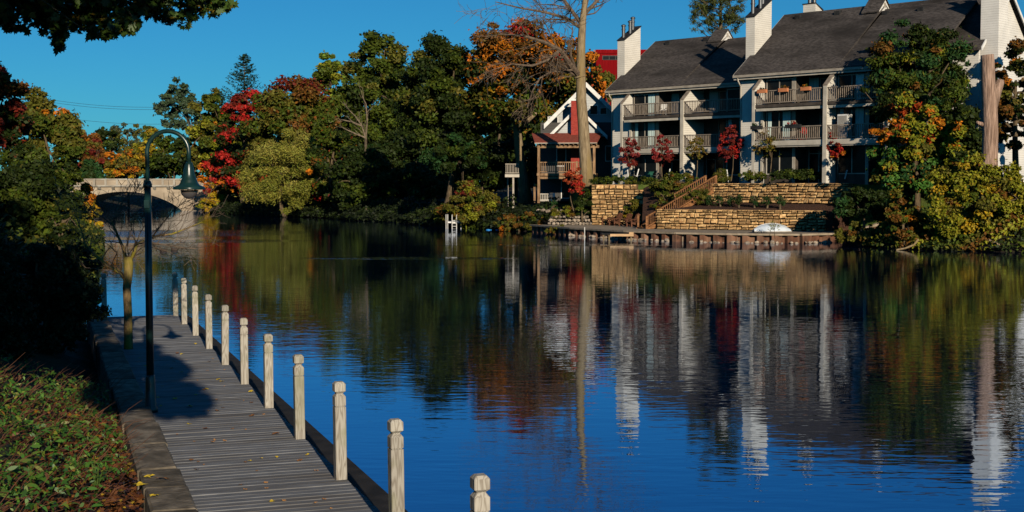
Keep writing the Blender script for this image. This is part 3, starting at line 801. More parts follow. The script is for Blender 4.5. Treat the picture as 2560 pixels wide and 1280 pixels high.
def condo(label, O, L, L2, L3, eave, ridge, bays, bz, chims, seed=0, stepx=None, over=0.3):
    root = thing('apartment_house', label, 'house', (O[0], O[1], bz), rad(-45), 'cream three storey apartment houses above the lake')
    D = 12.4; ry = 6.15
    end = bays[-1][2] + 0.0
    walls = MB()
    walls.box(0, bays[0][0] + .1, 0, D, 0, eave - bz)
    part(root, 'end_wall', walls, 'cream')
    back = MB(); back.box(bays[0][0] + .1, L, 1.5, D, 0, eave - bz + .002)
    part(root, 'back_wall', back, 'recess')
    # gable ends
    for x0, x1 in ((0.0, 0.18), (L - 0.18, L)):
        part(root, 'gable', MB().xprism([(0.0, eave - bz + .004), (D, eave - bz + .004), (ry, ridge - bz - (.12 if x0 == 0 else .55))], x0, x1), 'cream')
    # roof slabs
    sl = (ridge - eave) / (ry + 0.45)
    def slab(y0, z0, y1, z1, th=0.16): return [(y0, z0 - bz), (y1, z1 - bz), (y1, z1 - bz + th), (y0, z0 - bz + th)]
    sx = stepx or L
    rf = part(root, 'roof', MB().xprism(slab(-0.45, eave, ry, ridge), -0.35, sx), 'shingle')
    part(root, 'roof_slope', MB().xprism(slab(ry, ridge + .001, D + .4, eave), -0.35, sx), 'shingle')
    part(root, 'lower_roof', MB().xprism(slab(-0.45, eave - .004, ry, ridge - .38), sx + .001, L + over), 'shingle')
    part(root, 'lower_roof_slope', MB().xprism(slab(ry, ridge - .379, D + .4, eave - .004), sx + .001, L + over), 'shingle')
    part(rf, 'gutter', MB().box(-0.37, L + 0.32, -0.58, -0.452, eave - bz - 0.10, eave - bz + 0.08), 'trim')
    part(rf, 'fascia', MB().box(-0.36, L + 0.31, -0.45, -0.38, eave - bz - 0.26, eave - bz - 0.01), 'trim_light')
    part(rf, 'soffit', MB().box(-0.3, L + 0.2, -0.38, 0.1, eave - bz - 0.16, eave - bz - 0.10), 'trim_light')
    part(rf, 'barge_board', MB().xprism([(-0.46, eave - bz - .14), (ry, ridge - bz - .14), (ry, ridge - bz + .13), (-0.46, eave - bz + .13)], -0.42, -0.352), 'trim_light')
    for vx in (L * 0.10, L * 0.37, L * 0.68, L * .90):
        m_ = MB(); vy = ry - 0.55; vz = ridge - (.38 if vx > sx else 0) - bz - 0.55 * sl + .14
        m_.xprism([(vy - .2, vz - .2 * sl), (vy + .2, vz + .2 * sl), (vy + .2, vz + .2 * sl + .10), (vy - .2, vz + .2)], vx - .22, vx + .22)
        part(rf, 'roof_vent', m_, 'vent')
    if stepx:                                   # small gable showing where the roof steps down
        g = MB(); gy = ry - 0.1; hw = 0.95
        zr = ridge - bz + .5
        g.xprism([(gy - hw, zr - hw * 1.0 - .05), (gy + hw * .75, zr - hw * .75), (gy, zr)], stepx - 0.12, stepx)
        gb = part(rf, 'vent_gable', g, 'white_siding')
        g2 = MB().xprism([(gy - hw * 1.1, zr - hw * 1.1), (gy, zr + .0), (gy, zr + .1), (gy - hw * 1.1, zr - hw * 1.1 + .1)], stepx - 1.3, stepx + .1)
        g2.xprism([(gy, zr), (gy + hw * .9, zr - hw * .9), (gy + hw * .9, zr - hw * .9 + .1), (gy, zr + .1)], stepx - 1.3, stepx + .1)
        part(rf, 'vent_gable_roof', g2, 'shingle')
        part(rf, 'louver', MB().box(stepx + .001, stepx + .02, gy - .12, gy + .12, zr - .62, zr - .28), 'trim')
    for cc in chims: chimney(root, cc[0], cc[1], cc[2], cc[3], cc[4], cc[5], cc[6], bz, cc[7], cc[8])
    # downspout
    part(root, 'downspout', MB().tube([(0.02, -0.5, eave - bz - .05), (0.02, -0.42, eave - bz - .35), (0.02, -0.07, eave - bz - .75), (0.02, -0.07, 0)], 0.055, 6), 'trim_light')
    # bays: (x0, xmid, x1, window side) ; the window block stands at y=.05, the rest is a recess down to y=1.5
    for bi, (x0, xm, x1, wl) in enumerate(bays):
        wx0, wx1 = (x0 + .12, xm) if wl else (xm, x1 - .12)
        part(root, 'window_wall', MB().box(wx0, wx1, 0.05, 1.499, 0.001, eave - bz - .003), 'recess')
        part(root, 'pilaster', MB().box(wx1 - .22, wx1 + .02, 0.0, 0.049, 0.002, eave - bz - .2), 'trim')
        for li, (zl, zt) in enumerate(((bz + .15, L2 - .45), (L2 + .05, L3 - .5), (L3 + .05, eave - .42))):
            if li == 0:
                window(root, wx0 + .25, wx1 - .2, .05, zl + .65, zt, bz, 2, 'trim_light')
                window(root, (xm + .3 if wl else x0 + .5), (x1 - .5 if wl else xm - .3), 1.5, zl, zt, bz, 3, 'trim_light', transom=zt - .45)
            else:
                c_ = [(wx0 + .25 + (wx1 - wx0 - .5) * .62, wx0 + .25 + (wx1 - wx0 - .5) * .93)] if (li + bi + seed) % 2 == 0 or li == 1 else None
                if li == 1 and c_: c_.append((wx0 + .3, wx0 + .62))
                window(root, wx0 + .22, wx1 - .3, .05, zl, zt, bz, 2, 'trim', c_)
                rx0, rx1 = (xm + .3, x1 - 1.2) if wl else (x0 + .8, xm - .3)
                window(root, rx0 + .9, rx1 + .3, 1.5, zl, zt, bz, 2, 'trim')
                if li == 2: part(root, 'recess_panel', MB().box(rx0 - .1, rx0 + .72, 1.46, 1.499, zl - bz, zt - bz + .2), 'curtain' if wl else 'cream')
        for zl in (L2, L3):
            b_ = part(root, 'balcony', MB().box(x0 + .1, x1 - .12, -1.08, 1.49, zl - .26 - bz, zl - bz), 'dark_metal')
            part(b_, 'edge_beam', MB().box(x0 + .1, x1 - .12, -1.14, -1.082, zl - (.22 if zl == L3 else .36) - bz, zl - .0 - bz), 'recess' if zl == L3 else 'trim_light')
            part(b_, 'ceiling_beam', MB().box(x0 + .1, x1 - .12, -1.06, -.98, zl - .46 - bz, zl - .262 - bz), 'trim_light')
            railing(b_, x0 + .1, x1 - .12, -1.10, zl, 1.0, 'rail', bz=bz)
        # dividing fin on the right, end fin on the left of the first bay
        fz = L3 + 1.06
        part(root, 'dividing_wall', MB().xprism([(-1.18, -.1), (1.5, -.1), (1.5, eave - bz - .1), (0.0, eave - bz - .1), (-1.18, fz - bz)], x1 - .12, x1 + .13), 'cream')
        part(root, 'wall_end', MB().box(x1 - .14, x1 + .15, -1.26, -1.182, -.1, fz - bz + .02), 'trim_light')
        part(root, 'wall_cap', MB().xprism([(-1.26, fz - bz + .021), (0.0, eave - bz - .09), (0.0, eave - bz - .02), (-1.26, fz - bz + .09)], x1 - .16, x1 + .17), 'rail')
        if bi == 0:
            part(root, 'dividing_wall', MB().xprism([(-1.18, L3 - .3 - bz), (-0.001, L3 - .3 - bz), (-0.001, eave - bz - .1), (-1.18, fz - bz)], x0 - .1, x0 + .1), 'cream')
            part(root, 'wall_cap', MB().xprism([(-1.26, fz - bz + .021), (0.0, eave - bz - .09), (0.0, eave - bz - .02), (-1.26, fz - bz + .09)], x0 - .13, x0 + .13), 'rail')
            pm = MB(); pm.box(x0 - .12, x0 + .1, -1.24, -1.184, -.1, fz - bz + .02)
            part(root, 'corner_post', pm, 'trim_light')
            part(root, 'inner_post', MB().box(x0 - .1, x0 + .1, -0.14, -.003, -.1, L3 - .31 - bz), 'trim_light')
            part(root, 'screen_panel', MB().xprism([(-1.18, L2 + .05 - bz), (-.142, L2 + .05 - bz), (-.142, L2 + 1.0 - bz), (-1.18, L2 + 1.0 - bz)], x0 - .06, x0 + .06), 'cream')
    return root

A_O = (8.485, 112.0)
condo('left cream apartment house with white chimney, teal curtains and a shadowed right half', A_O, 15.0, 6.73, 9.40, 11.60, 16.2,
      [(2.05, 4.95, 8.3, True), (8.3, 11.6, 14.6, False)], LAWN_Z, [(-0.75, 0.05, 1.5, 3.6, 4.2, 16.05, 17.35, 3, 1.25)], 0, stepx=7.4)
B_O = (17.05, 98.7)
condo('right cream apartment house with terracotta planters on its top balcony', B_O, 12.7, 6.93, 9.56, 11.78, 16.8,
      [(1.95, 4.7, 7.9, True), (7.9, 10.6, 12.55, True)], LAWN_Z, [(-0.75, 0.05, 1.6, 3.8, 4.2, 16.35, 17.8, 3, 1.35), (0.4, 1.5, 7.6, 8.6, 12.0, 17.8, 17.3, 3, 1.1)], 1, stepx=8.3, over=2.6)

# gabled house at the right edge
Cx, Cy = 34.15, 92.0
C = thing('gabled_house', 'white gable end of a house with broad chimney behind the tall stump', 'house', (Cx, Cy, LAWN_Z), rad(-45))
bz = LAWN_Z; apex, ev = 16.9, 11.6
part(C, 'wall', MB().xprism([(-4.0, 0), (5.6, 0), (5.6, ev - bz), (0, apex - bz), (-4.0, apex - 3.786 - bz)], -11.2, 0.0), 'white_siding')
part(C, 'roof', MB().xprism([(-4.4, apex - 4.15 - bz), (0, apex + .02 - bz), (0, apex + .2 - bz), (-4.4, apex - 3.97 - bz)], -11.5, 0.35), 'shingle')
part(C, 'roof_slope', MB().xprism([(6.1, ev - .45 - bz), (6.1, ev - .27 - bz), (0, apex + .199 - bz), (0, apex + .021 - bz)], -11.5, 0.35), 'shingle')
for s_, nm in ((-1, 'barge_board'), (1, 'barge_board')):
    pts = [(s_ * 6.15, ev - .52 - bz), (0, apex - .06 - bz), (0, apex + .22 - bz), (s_ * 6.15, ev - .25 - bz)] if s_ > 0 else [(-4.4, apex - 4.22 - bz), (0, apex - .06 - bz), (0, apex + .22 - bz), (-4.4, apex - 3.95 - bz)]
    part(C, nm, MB().xprism(pts if s_ < 0 else pts[::-1], 0.352, 0.43), 'white')
wf = part(C, 'window', MB().box(0.003, 0.06, -0.75, -0.05, 13.15 - bz, 14.55 - bz), 'trim')
part(wf, 'pane', MB().box(0.061, 0.068, -0.66, -0.14, 13.24 - bz, 14.46 - bz), 'glass')
wf = part(C, 'window', MB().box(0.003, 0.06, -3.6, -2.6, 9.0 - bz, 10.4 - bz), 'trim')
part(wf, 'pane', MB().box(0.061, 0.068, -3.5, -2.7, 9.1 - bz, 10.3 - bz), 'glass')
ch = part(C, 'chimney', MB().box(0.004, 1.25, -3.8, -2.43, 0, 17.1 - bz), 'white_siding')
part(ch, 'chimney_cap', MB().box(-.06, 1.31, -3.86, -2.37, 17.1 - bz, 17.26 - bz), 'trim')
for k in range(2): flue(ch, .6, -3.5 + k * .7, 17.2, 1.0, .16, bz)

# terracotta planters, furniture and boxes on the right house's balconies
BR = rad(-45); eB = Vector((math.cos(BR), math.sin(BR), 0)); iB = Vector((-math.sin(BR), math.cos(BR), 0))
def bpt(O, x, y, z): p = Vector((O[0], O[1], 0)) + eB * x + iB * y; return (p.x, p.y, z)
def leaf_tuft(name, c, r, n, cols, size, rng):
    pos, nrm, cc, _ = crown_cloud(c, r, 8, min(r) * .6, n, [(c_, 1) for c_ in cols], rng=rng)
    return leaf_mesh(name, pos, nrm, size * (0.6 + rng.random(n) * .8), cc, M['leaf'], rng=rng)
rngp = np.random.default_rng(5)
def planter(x, z, label, cols, w=.75, mat='terracotta', O=B_O, y=-1.3):
    r = thing('flower_planter', label, 'planter', bpt(O, x, y, z), BR, 'planters on the apartment balconies')
    part(r, 'pot', MB().prism([(-w / 2, -.12), (w / 2, -.12), (w / 2 * .96, .12), (-w / 2 * .96, .12)], 0, .26), mat)
    link('flowers', leaf_tuft('flowers', (0, 0, .32), (w * .45, .16, .14), 90, cols, .06, rngp), r)
planter(2.75, 10.38, 'terracotta planter with a red flower on the top balcony rail', [GREEN, DGREEN, RED])
planter(4.55, 10.38, 'empty looking terracotta planter in the middle of the top rail', [BROWN, GREEN])
planter(6.4, 10.38, 'terracotta planter with orange and green plants near the dividing wall', [GREEN, ORANGE])
planter(2.3, 7.78, 'dark planter with green hanging leaves on the lower rail', [DGREEN, BGREEN], .95, 'vent')
planter(5.4, 7.78, 'long dark flower box on the lower rail above a red chair', [DGREEN, DGREEN, RED], 1.25, 'vent')
def deck_chair(label, pos, rz, mat, group='chairs on the apartment balconies'):
    r = thing('balcony_chair', label, 'chair', pos, rz, group)
    part(r, 'seat', MB().box(-.25, .25, -.25, .25, .38, .43), mat)
    part(r, 'backrest', MB().add([(-.25, .24, .43), (.25, .24, .43), (.25, .40, .95), (-.25, .40, .95), (-.25, .28, .43), (.25, .28, .43), (.25, .44, .95), (-.25, .44, .95)], [(3, 2, 1, 0), (4, 5, 6, 7), (0, 1, 5, 4), (1, 2, 6, 5), (2, 3, 7, 6), (3, 0, 4, 7)]), mat)
    for sx in (-.22, .22):
        for sy in (-.22, .22): part(r, 'leg', MB().box(sx - .02, sx + .02, sy - .02, sy + .02, 0, .379), mat)
        part(r, 'armrest', MB().box(sx - .03, sx + .03, -.25, .28, .60, .63), mat)
deck_chair('red chair behind the lower balcony rail of the right house', bpt(B_O, 5.6, -.5, 6.93), BR, 'red_paint')
deck_chair('white chair on the top balcony of the left house', bpt(A_O, 5.7, -.3, 9.4), BR + .5, 'white')
deck_chair('white chair on the top right balcony of the right house', bpt(B_O, 10.2, -.4, 9.56), BR - .4, 'white')
deck_chair('pale chair at the end of the top right balcony', bpt(B_O, 11.2, -.4, 9.56), BR + .3, 'new_wood')
ac = thing('air_conditioner', 'white air conditioner box on the lower right balcony', 'air conditioner', bpt(B_O, 9.1, -.6, 6.93), BR)
part(ac, 'case', MB().box(-.4, .4, -.3, .3, 0, 1.7), 'white')
for k in range(9): part(ac, 'grille_slat', MB().box(-.34, .34, -.325, -.302, 1.0 + k * .07, 1.04 + k * .07), 'trim')
gb = thing('wheeled_bin', 'green wheeled bin beside the ground floor windows of the left house', 'bin', bpt(A_O, 4.4, -.5, LAWN_Z), BR)
part(gb, 'body', MB().prism([(-.25, -.25), (.25, -.25), (.25, .25), (-.25, .25)], .06, 1.0), 'green_bin')
part(gb, 'lid', MB().box(-.28, .28, -.30, .28, 1.001, 1.08), 'green_bin')
for sx in (-.27, .27): part(gb, 'wheel', MB().tube([(sx - .03, .2, .1), (sx + .03, .2, .1)], .1, 10), 'vent')

# ---------------------------------------------------------------- grey gabled house with red roofed porch
Hx, Hy = (1440 - 1280) / F * 117.0, 117.0
hz = 2.33
Hs = thing('gabled_cottage', 'grey sided house with red roofed two storey porch and red chimney', 'house', (Hx, Hy, hz), rad(-7)); Hs.scale = (1.054, 1.054, 1.054)
def hx(px, Y=111.0): return (px - 1280) / F * Y - Hx
part(Hs, 'wall', MB().add(*(lambda pr: (pr.v, pr.f))(MB().prism([(-3.0, 0), (3.6, 0), (3.6, 9), (-3.0, 9)], 0, 6.6))), 'porch_shade_siding')
def yprism(poly, y0, y1):
    n = len(poly); v = [(p[0], y0, p[1]) for p in poly] + [(p[0], y1, p[1]) for p in poly]
    return MB().add(v, [tuple(range(n)), tuple(range(2 * n - 1, n - 1, -1))] + [(i, n + i, n + (i + 1) % n, (i + 1) % n) for i in range(n)])
part(Hs, 'gable', yprism([(-2.3, 6.5), (3.95, 6.5), (0.85, 9.55)], 0.3, 8.9), 'grey_siding')
for s_ in (-1, 1):
    x_e = 0.85 + s_ * 3.5; 
    p = [(x_e, 6.15), (0.85, 9.6), (0.85, 9.95), (x_e - .0, 6.5)]
    part(Hs, 'roof', yprism([(q[0], q[1]) for q in (p if s_ < 0 else p[::-1])], -0.25, 9.3), 'shingle_red')
    q_ = [(x_e + s_ * .04, 6.05), (0.85, 9.5), (0.85, 9.93), (x_e + s_ * .04, 6.48)]
    part(Hs, 'barge_board', yprism(q_ if s_ < 0 else q_[::-1], -0.34, -0.252), 'white')
# lower front gable
part(Hs, 'front_gable', yprism([(-1.75, 5.4), (2.35, 5.4), (0.2, 7.55)], -0.9, 0.2), 'grey_siding')
for s_ in (-1, 1):
    x_e = 0.2 + s_ * 2.45
    p = [(x_e, 5.2), (0.2, 7.62), (0.2, 7.9), (x_e, 5.48)]
    part(Hs, 'front_gable_roof', yprism(p if s_ < 0 else p[::-1], -1.15, 0.25), 'shingle_red')
    q_ = [(x_e + s_ * .03, 5.12), (0.2, 7.55), (0.2, 7.89), (x_e + s_ * .03, 5.45)]
    part(Hs, 'front_barge_board', yprism(q_ if s_ < 0 else q_[::-1], -1.24, -1.152), 'white')
chm = part(Hs, 'chimney', MB().box(-0.30, 0.75, -1.75, -1.25, 0, 8.3), 'brick')
part(chm, 'chimney_cap', MB().box(-0.36, 0.81, -1.82, -1.18, 8.301, 8.45), 'white')
window(Hs, 1.15, 1.75, 0.29, 7.3, 8.0, 0, 1, 'white'); window(Hs, 2.0, 2.5, 0.29, 7.3, 7.8, 0, 1, 'white')
window(Hs, -2.35, -1.6, 0.29, 6.55, 7.05, 0, 1, 'white')
window(Hs, 2.5, 3.2, -0.005, 3.4, 4.6, 0, 1, 'white'); window(Hs, -1.6, -.9, -0.005, 3.0, 4.7, 0, 1, 'white'); window(Hs, -0.2, 1.3, -0.005, 2.6, 4.7, 0, 2, 'white'); window(Hs, -1.2, 0.2, -0.005, .3, 2.0, 0, 2, 'white')
# porch
px0, px1, py0 = -2.75, 1.75, -3.9
part(Hs, 'porch_roof', MB().add([(-3.65, -1.0, 5.55), (2.2, -1.0, 5.55), (2.0, py0 - .4, 4.72), (-3.05, py0 - .4, 4.72), (-3.65, -1.0, 5.68), (2.2, -1.0, 5.68), (2.0, py0 - .4, 4.84), (-3.05, py0 - .4, 4.84)],
     [(3, 2, 1, 0), (4, 5, 6, 7), (0, 1, 5, 4), (1, 2, 6, 5), (2, 3, 7, 6), (3, 0, 4, 7)]), 'shingle_red')
part(Hs, 'porch_gutter', MB().box(-3.05, 2.0, py0 - .5, py0 - .402, 4.70, 4.78), 'trim')
for k in range(14): part(Hs, 'rafter_end', MB().box(-2.9 + k * .37, -2.83 + k * .37, py0 - .38, py0 + .4, 4.58, 4.70), 'porch_wood')
for xx in (px0, px1): part(Hs, 'porch_post', MB().box(xx - .1, xx + .1, py0 - .1, py0 + .1, -0.1 if xx < 0 else 1.2, 4.6), 'porch_wood')
part(Hs, 'porch_post', MB().box(px0 - .62, px0 - .46, -2.1, -1.94, -0.1, 1.5), 'porch_wood')
part(Hs, 'porch_beam', MB().box(px0 - .12, px1 + .4, py0 - .07, py0 + .07, 4.36, 4.579), 'porch_wood')
pd = part(Hs, 'porch_floor', MB().box(px0 - .15, px1 + .15, py0 - .15, -0.01, 2.12, 2.32), 'porch_wood')
part(pd, 'floor_beam', MB().box(px0 + .1, -0.6, py0 - .06, py0 + .06, 1.86, 2.05), 'porch_wood')
railing(pd, px0 + .1, px1 - .1, py0, 2.32, .92, 'porch_wood', step=.17, bw_=.05)
for xx in (-1.35, .35): part(pd, 'rail_post', MB().box(xx - .07, xx + .07, py0 - .075, py0 + .075, 2.33, 3.3), 'porch_wood')
lo = part(Hs, 'lower_rail', MB().box(px0 + .1, -1.55, py0 - .04, py0 + .04, .05, .12), 'trim_light')
railing(lo, px0 + .1, -1.55, py0, 0.05, .62, 'trim_light', step=.13, bw_=.05)
part(lo, 'rail_post', MB().box(-1.57, -1.43, py0 - .07, py0 + .07, 0, .72), 'white')

# small white railed deck on a post, in the shade left of the porch
p = at(1281, 443, 119.0); gzz = ground_z(p.x, p.y)
wd = thing('raised_deck', 'small white railed deck on one post in the dark under the trees', 'deck', (p.x, p.y, gzz))
dz = p.z - gzz
part(wd, 'floor', MB().box(-.66, .62, -.5, 2.2, dz, dz + .26), 'trim_light')  # white deck in taupe trim, its shade put into the colour
railing(wd, -.64, .60, -.42, dz + .26, .95, 'trim', step=.13, bw_=.05)
part(wd, 'post', MB().box(.0, .16, -.42, -.26, 0, dz - .002), 'trim'); part(wd, 'post', MB().box(-.5, -.36, 1.7, 1.86, 0, dz - .002), 'trim')

# red industrial building beyond
p = at(1523, 225, 190)
rb = thing('red_building', 'bright red metal clad building far behind beside the white chimney', 'building', (p.x, p.y, ground_z(p.x, p.y)))
z_ = lambda py: at(1523, py, 190).z - ground_z(p.x, p.y)
part(rb, 'wall', MB().box(-1.9, 12, 0, 14, 0, z_(128)), 'red_metal')
part(rb, 'parapet', MB().box(-2.0, 12.1, -.12, -.003, z_(133), z_(124)), 'red_metal')
for k in range(16): part(rb, 'cladding_rib', MB().box(-1.85 + k * .42, -1.77 + k * .42, -.06, -.004, 0, z_(152)), 'red_metal')
wf = part(rb, 'window', MB().box(-1.0, 2.8, -.08, -.005, z_(150), z_(139)), 'dark_metal')
for k in range(4): part(wf, 'pane', MB().box(-.9 + k * .92, -.06 + k * .92, -.10, -.081, z_(149), z_(140.5)), 'glass')

# ---------------------------------------------------------------- arched bridge
BY = 197.0
bx = lambda px: (px - 1280) / F * BY
bzz = lambda py: at(345, py, BY).z
br = thing('arch_bridge', 'pale concrete arch bridge with low parapet at the end of the lake', 'bridge', (bx(345), BY, 0))
BX = bx(345)
xl, xr = bx(140) - BX, bx(516) - BX
a0, a1 = bx(160) - BX, bx(462) - BX
deck_z = bzz(466); crown = bzz(479)
arc = [(a0 + (a1 - a0) * i / 20, -0.5 + (crown + .5) * math.sqrt(max(0, 1 - (2 * i / 20 - 1) ** 2)) ) for i in range(21)]
arc = [(a0 + (a1 - a0) * i / 20, -0.4 + (crown + .4) * (1 - (2 * i / 20 - 1) ** 2) ** 0.8) for i in range(21)]
poly = [(xl, -0.6)] + [(xl, deck_z), (xr, deck_z), (xr, -0.6)] + arc[::-1]
def barrel(y0, y1):
    n = len(poly); v = [(q[0], y0, q[1]) for q in poly] + [(q[0], y1, q[1]) for q in poly]
    m_ = MB(); f = []
    # front and back built as strips between arch and deck so that they stay simple
    ns = len(arc)
    vv = []; ff = []
    for yy in (y0, y1):
        o = len(vv)
        vv += [(q[0], yy, q[1]) for q in arc] + [(q[0], yy, deck_z) for q in arc]
        for i in range(ns - 1): ff.append((o + i, o + i + 1, o + ns + i + 1, o + ns + i))
    for i in range(ns - 1): ff.append((i, 2 * ns + i, 2 * ns + i + 1, i + 1))
    m_.add(vv, ff)
    m_.box(xl, a0, y0 + .001, y1, -.6, deck_z); m_.box(a1, xr, y0 + .001, y1, -.6, deck_z)
    m_.box(xl - 8, xr + 6, y0 - .05, y1 + .05, deck_z + .002, deck_z + .25)
    return m_
part(br, 'arch', barrel(0, 11), 'concrete')
part(br, 'pier_face', MB().box(xr - 1.0, xr + .3, -.5, -.003, -.6, deck_z + .001), 'concrete')
part(br, 'coping', MB().box(xl - 8, xr + 6, -.35, -.051, deck_z - .02, deck_z + .22), 'concrete_pale')
pa = part(br, 'parapet', MB().box(xl - 8, xr + 6, -.28, -.06, deck_z + .221, deck_z + .95), 'concrete')
part(pa, 'parapet_rail', MB().box(xl - 8, xr + 6, -.36, .0, deck_z + .951, deck_z + 1.16), 'concrete_pale')
x = xl - 6
while x < xr + 5:
    part(pa, 'parapet_post', MB().box(x - .16, x + .16, -.40, -.281, deck_z + .222, deck_z + .95), 'concrete_pale'); x += 1.7
x = xl + .5
while x < xr:
    part(br, 'bracket', MB().xprism([(-.62, deck_z - .02), (-.052, deck_z - .02), (-.052, deck_z - .55)], x - .18, x + .18), 'concrete_pale'); x += 2.05
part(br, 'far_parapet', MB().box(xl - 8, xr + 6, 10.7, 11.0, deck_z + .251, deck_z + 1.1), 'concrete')
structure('approach_road', MB().box(xr + BX + 6, xr + BX + 30, BY, BY + 11, 0, deck_z + .2), 'dirt', 'bank carrying the road at the end of the bridge')
structure('approach_bank', MB().box(xl + BX - 30, xl + BX - 8, BY, BY + 11, 0, deck_z + .2), 'dirt', 'bank carrying the road at the near end of the bridge')

# ================================================================ trees and shrubs
def stems_mesh(base, top, r0, lobes, rng, nlimb=9, lean=None, r_end=0.35):
    mb = MB(); base = Vector(base); top = Vector(top)
    pts = limb_path(base, top, 0, rng, 6); rs_ = [r0 * (1.25 if i == 0 else 1 - (1 - r_end) * i / 6) for i in range(7)]
    mb.tube(pts, rs_, 8)
    if lobes is not None and len(lobes):
        for k in rng.choice(len(lobes), size=min(nlimb, len(lobes)), replace=False):
            t = rng.uniform(.45, .95); i = int(t * 6); a = pts[i].lerp(pts[min(i + 1, 6)], t * 6 - i)
            p = limb_path(a, Vector(lobes[k]), 0.3, rng, 4)
            mb.tube(p, [r0 * .42 * (1 - .75 * j / 4) for j in range(5)], 5)
    return mb
def tree(name, label, cx, top, bot, hw, Yd, pal, n=5000, leaf=0.30, lobes=26, lr=0.34, group=None, seed=0, cat='tree', flat=0.6, trunk=True, depth=0.9, aspect=0.62, mat='leaf', tr=None, low=-0.75, shell=0.55, base=None, bark='bark'):
    """tree set at depth Yd; cx, top, bot, hw are where its crown shows in the photograph"""
    rng = np.random.default_rng(1000 + seed)
    lobes = int(lobes * 1.9); lr *= .74; n = int(n * 2.2); leaf *= .69
    pt, pb = at(cx, top, Yd), at(cx, bot, Yd)
    c = (pt + pb) / 2; rx = hw / F * Yd; rz = (pt.z - pb.z) / 2
    r = (rx, rx * depth, rz)
    gz = ground_z(c.x, c.y) if base is None else base
    root = thing(name, label, cat, (c.x, c.y, gz), 0, group)
    pos, nrm, cc, lc = crown_cloud((0, 0, c.z - gz), r, lobes, lr * min(rx, rz * 1.2), n, pal, flat, rng, low, shell)
    sz = leaf * (0.55 + rng.random(n) * 0.9)
    if trunk:
        t0 = tr or max(0.10, 0.045 * rz + .06)
        part(root, 'trunk', stems_mesh((0, 0, -0.3), (rng.normal() * rx * .1, 0, c.z - gz + rz * .35), t0, lc, rng), bark, smooth=True)
    link('crown', leaf_mesh('crown', pos, nrm, sz, cc, M[mat], aspect, rng), root)
    return root
G_BEYOND = 'autumn trees along the far bank'
T = tree
# left bank
T('maple_tree', 'red leaved maple rising at the left edge above the green trees', -30, 165, 430, 92, 62, [(DRED, 3, -1, 1), (RED, .6, -.3, 1), (DGREEN, 3, -1, 1), (BROWN, 1, 0, 1)], 9000, .16, 44, .30, G_BEYOND, 1)
T('broadleaf_tree', 'olive green tree turning orange on top, left bank before the bridge', 118, 245, 560, 92, 92, [(OLIVE, 2.5, .1, 1), (ORANGE, .7, .55, 1), (GREEN, 3, -1, .6), (DGREEN, 2, -1, .2)], 12000, .20, 52, .30, G_BEYOND, 2)
T('broadleaf_tree', 'dark green tree with drooping leaves in shade at the left edge', 40, 400, 650, 130, 55, [(DGREEN, 4, -1, 1), (GREEN, 1.6, -1, 1), (OLIVE, .5, -1, .3)], 13000, .14, 55, .28, G_BEYOND, 3)
T('weeping_shrub', 'trailing yellow green vines hanging over the water at left', 165, 490, 650, 46, 48, [(OLIVE, 2, -1, 1), (YELLOW, .5, -1, .6), (DGREEN, 4, -1, 1)], 2600, .10, 26, .26, None, 4, 'shrub')
T('small_tree', 'yellow leaved shrub with an orange top in front of the bridge', 218, 462, 585, 44, 100, [(ORANGE, 2.2, .1, 1), (YELLOW, 2.5, -1, .5), (OLIVE, 1.2, -1, .2)], 3200, .17, 26, .30, None, 5)
# behind the bridge
T('maple_tree', 'bright orange tree behind the left end of the bridge', 212, 312, 420, 38, 226, [(ORANGE, 3), (DRED, 1), (BROWN, 1)], 2200, .42, 22, .34, G_BEYOND, 6)
T('maple_tree', 'dull red tree low behind the left end of the bridge', 238, 352, 440, 34, 220, [(DRED, 3), (BROWN, 2), (OLIVE, 1)], 1800, .42, 20, .34, G_BEYOND, 7)
T('broadleaf_tree', 'rounded dark green tree beyond the bridge between orange and pale trees', 270, 318, 445, 38, 238, [(DGREEN, 3), (GREEN, 1)], 2200, .42, 22, .34, G_BEYOND, 8)
T('small_tree', 'thin grey green tree with open crown beyond the bridge', 312, 304, 395, 46, 246, [((0.06, 0.075, .04), 2), (OLIVE, 1)], 1100, .36, 26, .28, G_BEYOND, 9, shell=.2)
T('broadleaf_tree', 'golden yellow tree behind the bridge parapet', 318, 372, 462, 52, 214, [(YELLOW, 2.2), (OLIVE, 2), (ORANGE, .8)], 2600, .40, 26, .32, G_BEYOND, 10)
T('broadleaf_tree', 'yellow green willow spreading behind the middle of the bridge', 370, 335, 462, 62, 224, [(OLIVE, 3), (YGREEN, 2), (YELLOW, .6)], 3600, .42, 30, .30, G_BEYOND, 11)
T('broadleaf_tree', 'green tree behind the lamp head at the bridge', 440, 342, 462, 60, 218, [(GREEN, 3), (DGREEN, 2), (YGREEN, .6, -1, -.2)], 3600, .42, 28, .32, G_BEYOND, 12)
T('broadleaf_tree', 'dark green tree at the right end of the bridge', 505, 330, 470, 50, 212, [(DGREEN, 3), (GREEN, 1.5), (YELLOW, .3, -1, -.3)], 3000, .42, 26, .32, G_BEYOND, 13)
T('broadleaf_tree', 'deep green tree low behind the left bridge end', 200, 395, 475, 60, 210, [(BGREEN, 3), (DGREEN, 2)], 2800, .42, 26, .32, G_BEYOND, 14)
T('tall_tree', 'tall airy grey green tree with see through crown above the bridge', 452, 197, 345, 58, 236, [((0.055, 0.085, .045), 2), ((0.04, .065, .03), 2)], 2300, .40, 34, .22, G_BEYOND, 15, shell=.3, tr=.28)
T('broadleaf_tree', 'pale yellow green tree left of the tall airy tree', 372, 305, 420, 32, 242, [((.10, .14, .04), 2), (GREEN, 1)], 1500, .40, 22, .28, G_BEYOND, 16, shell=.3)
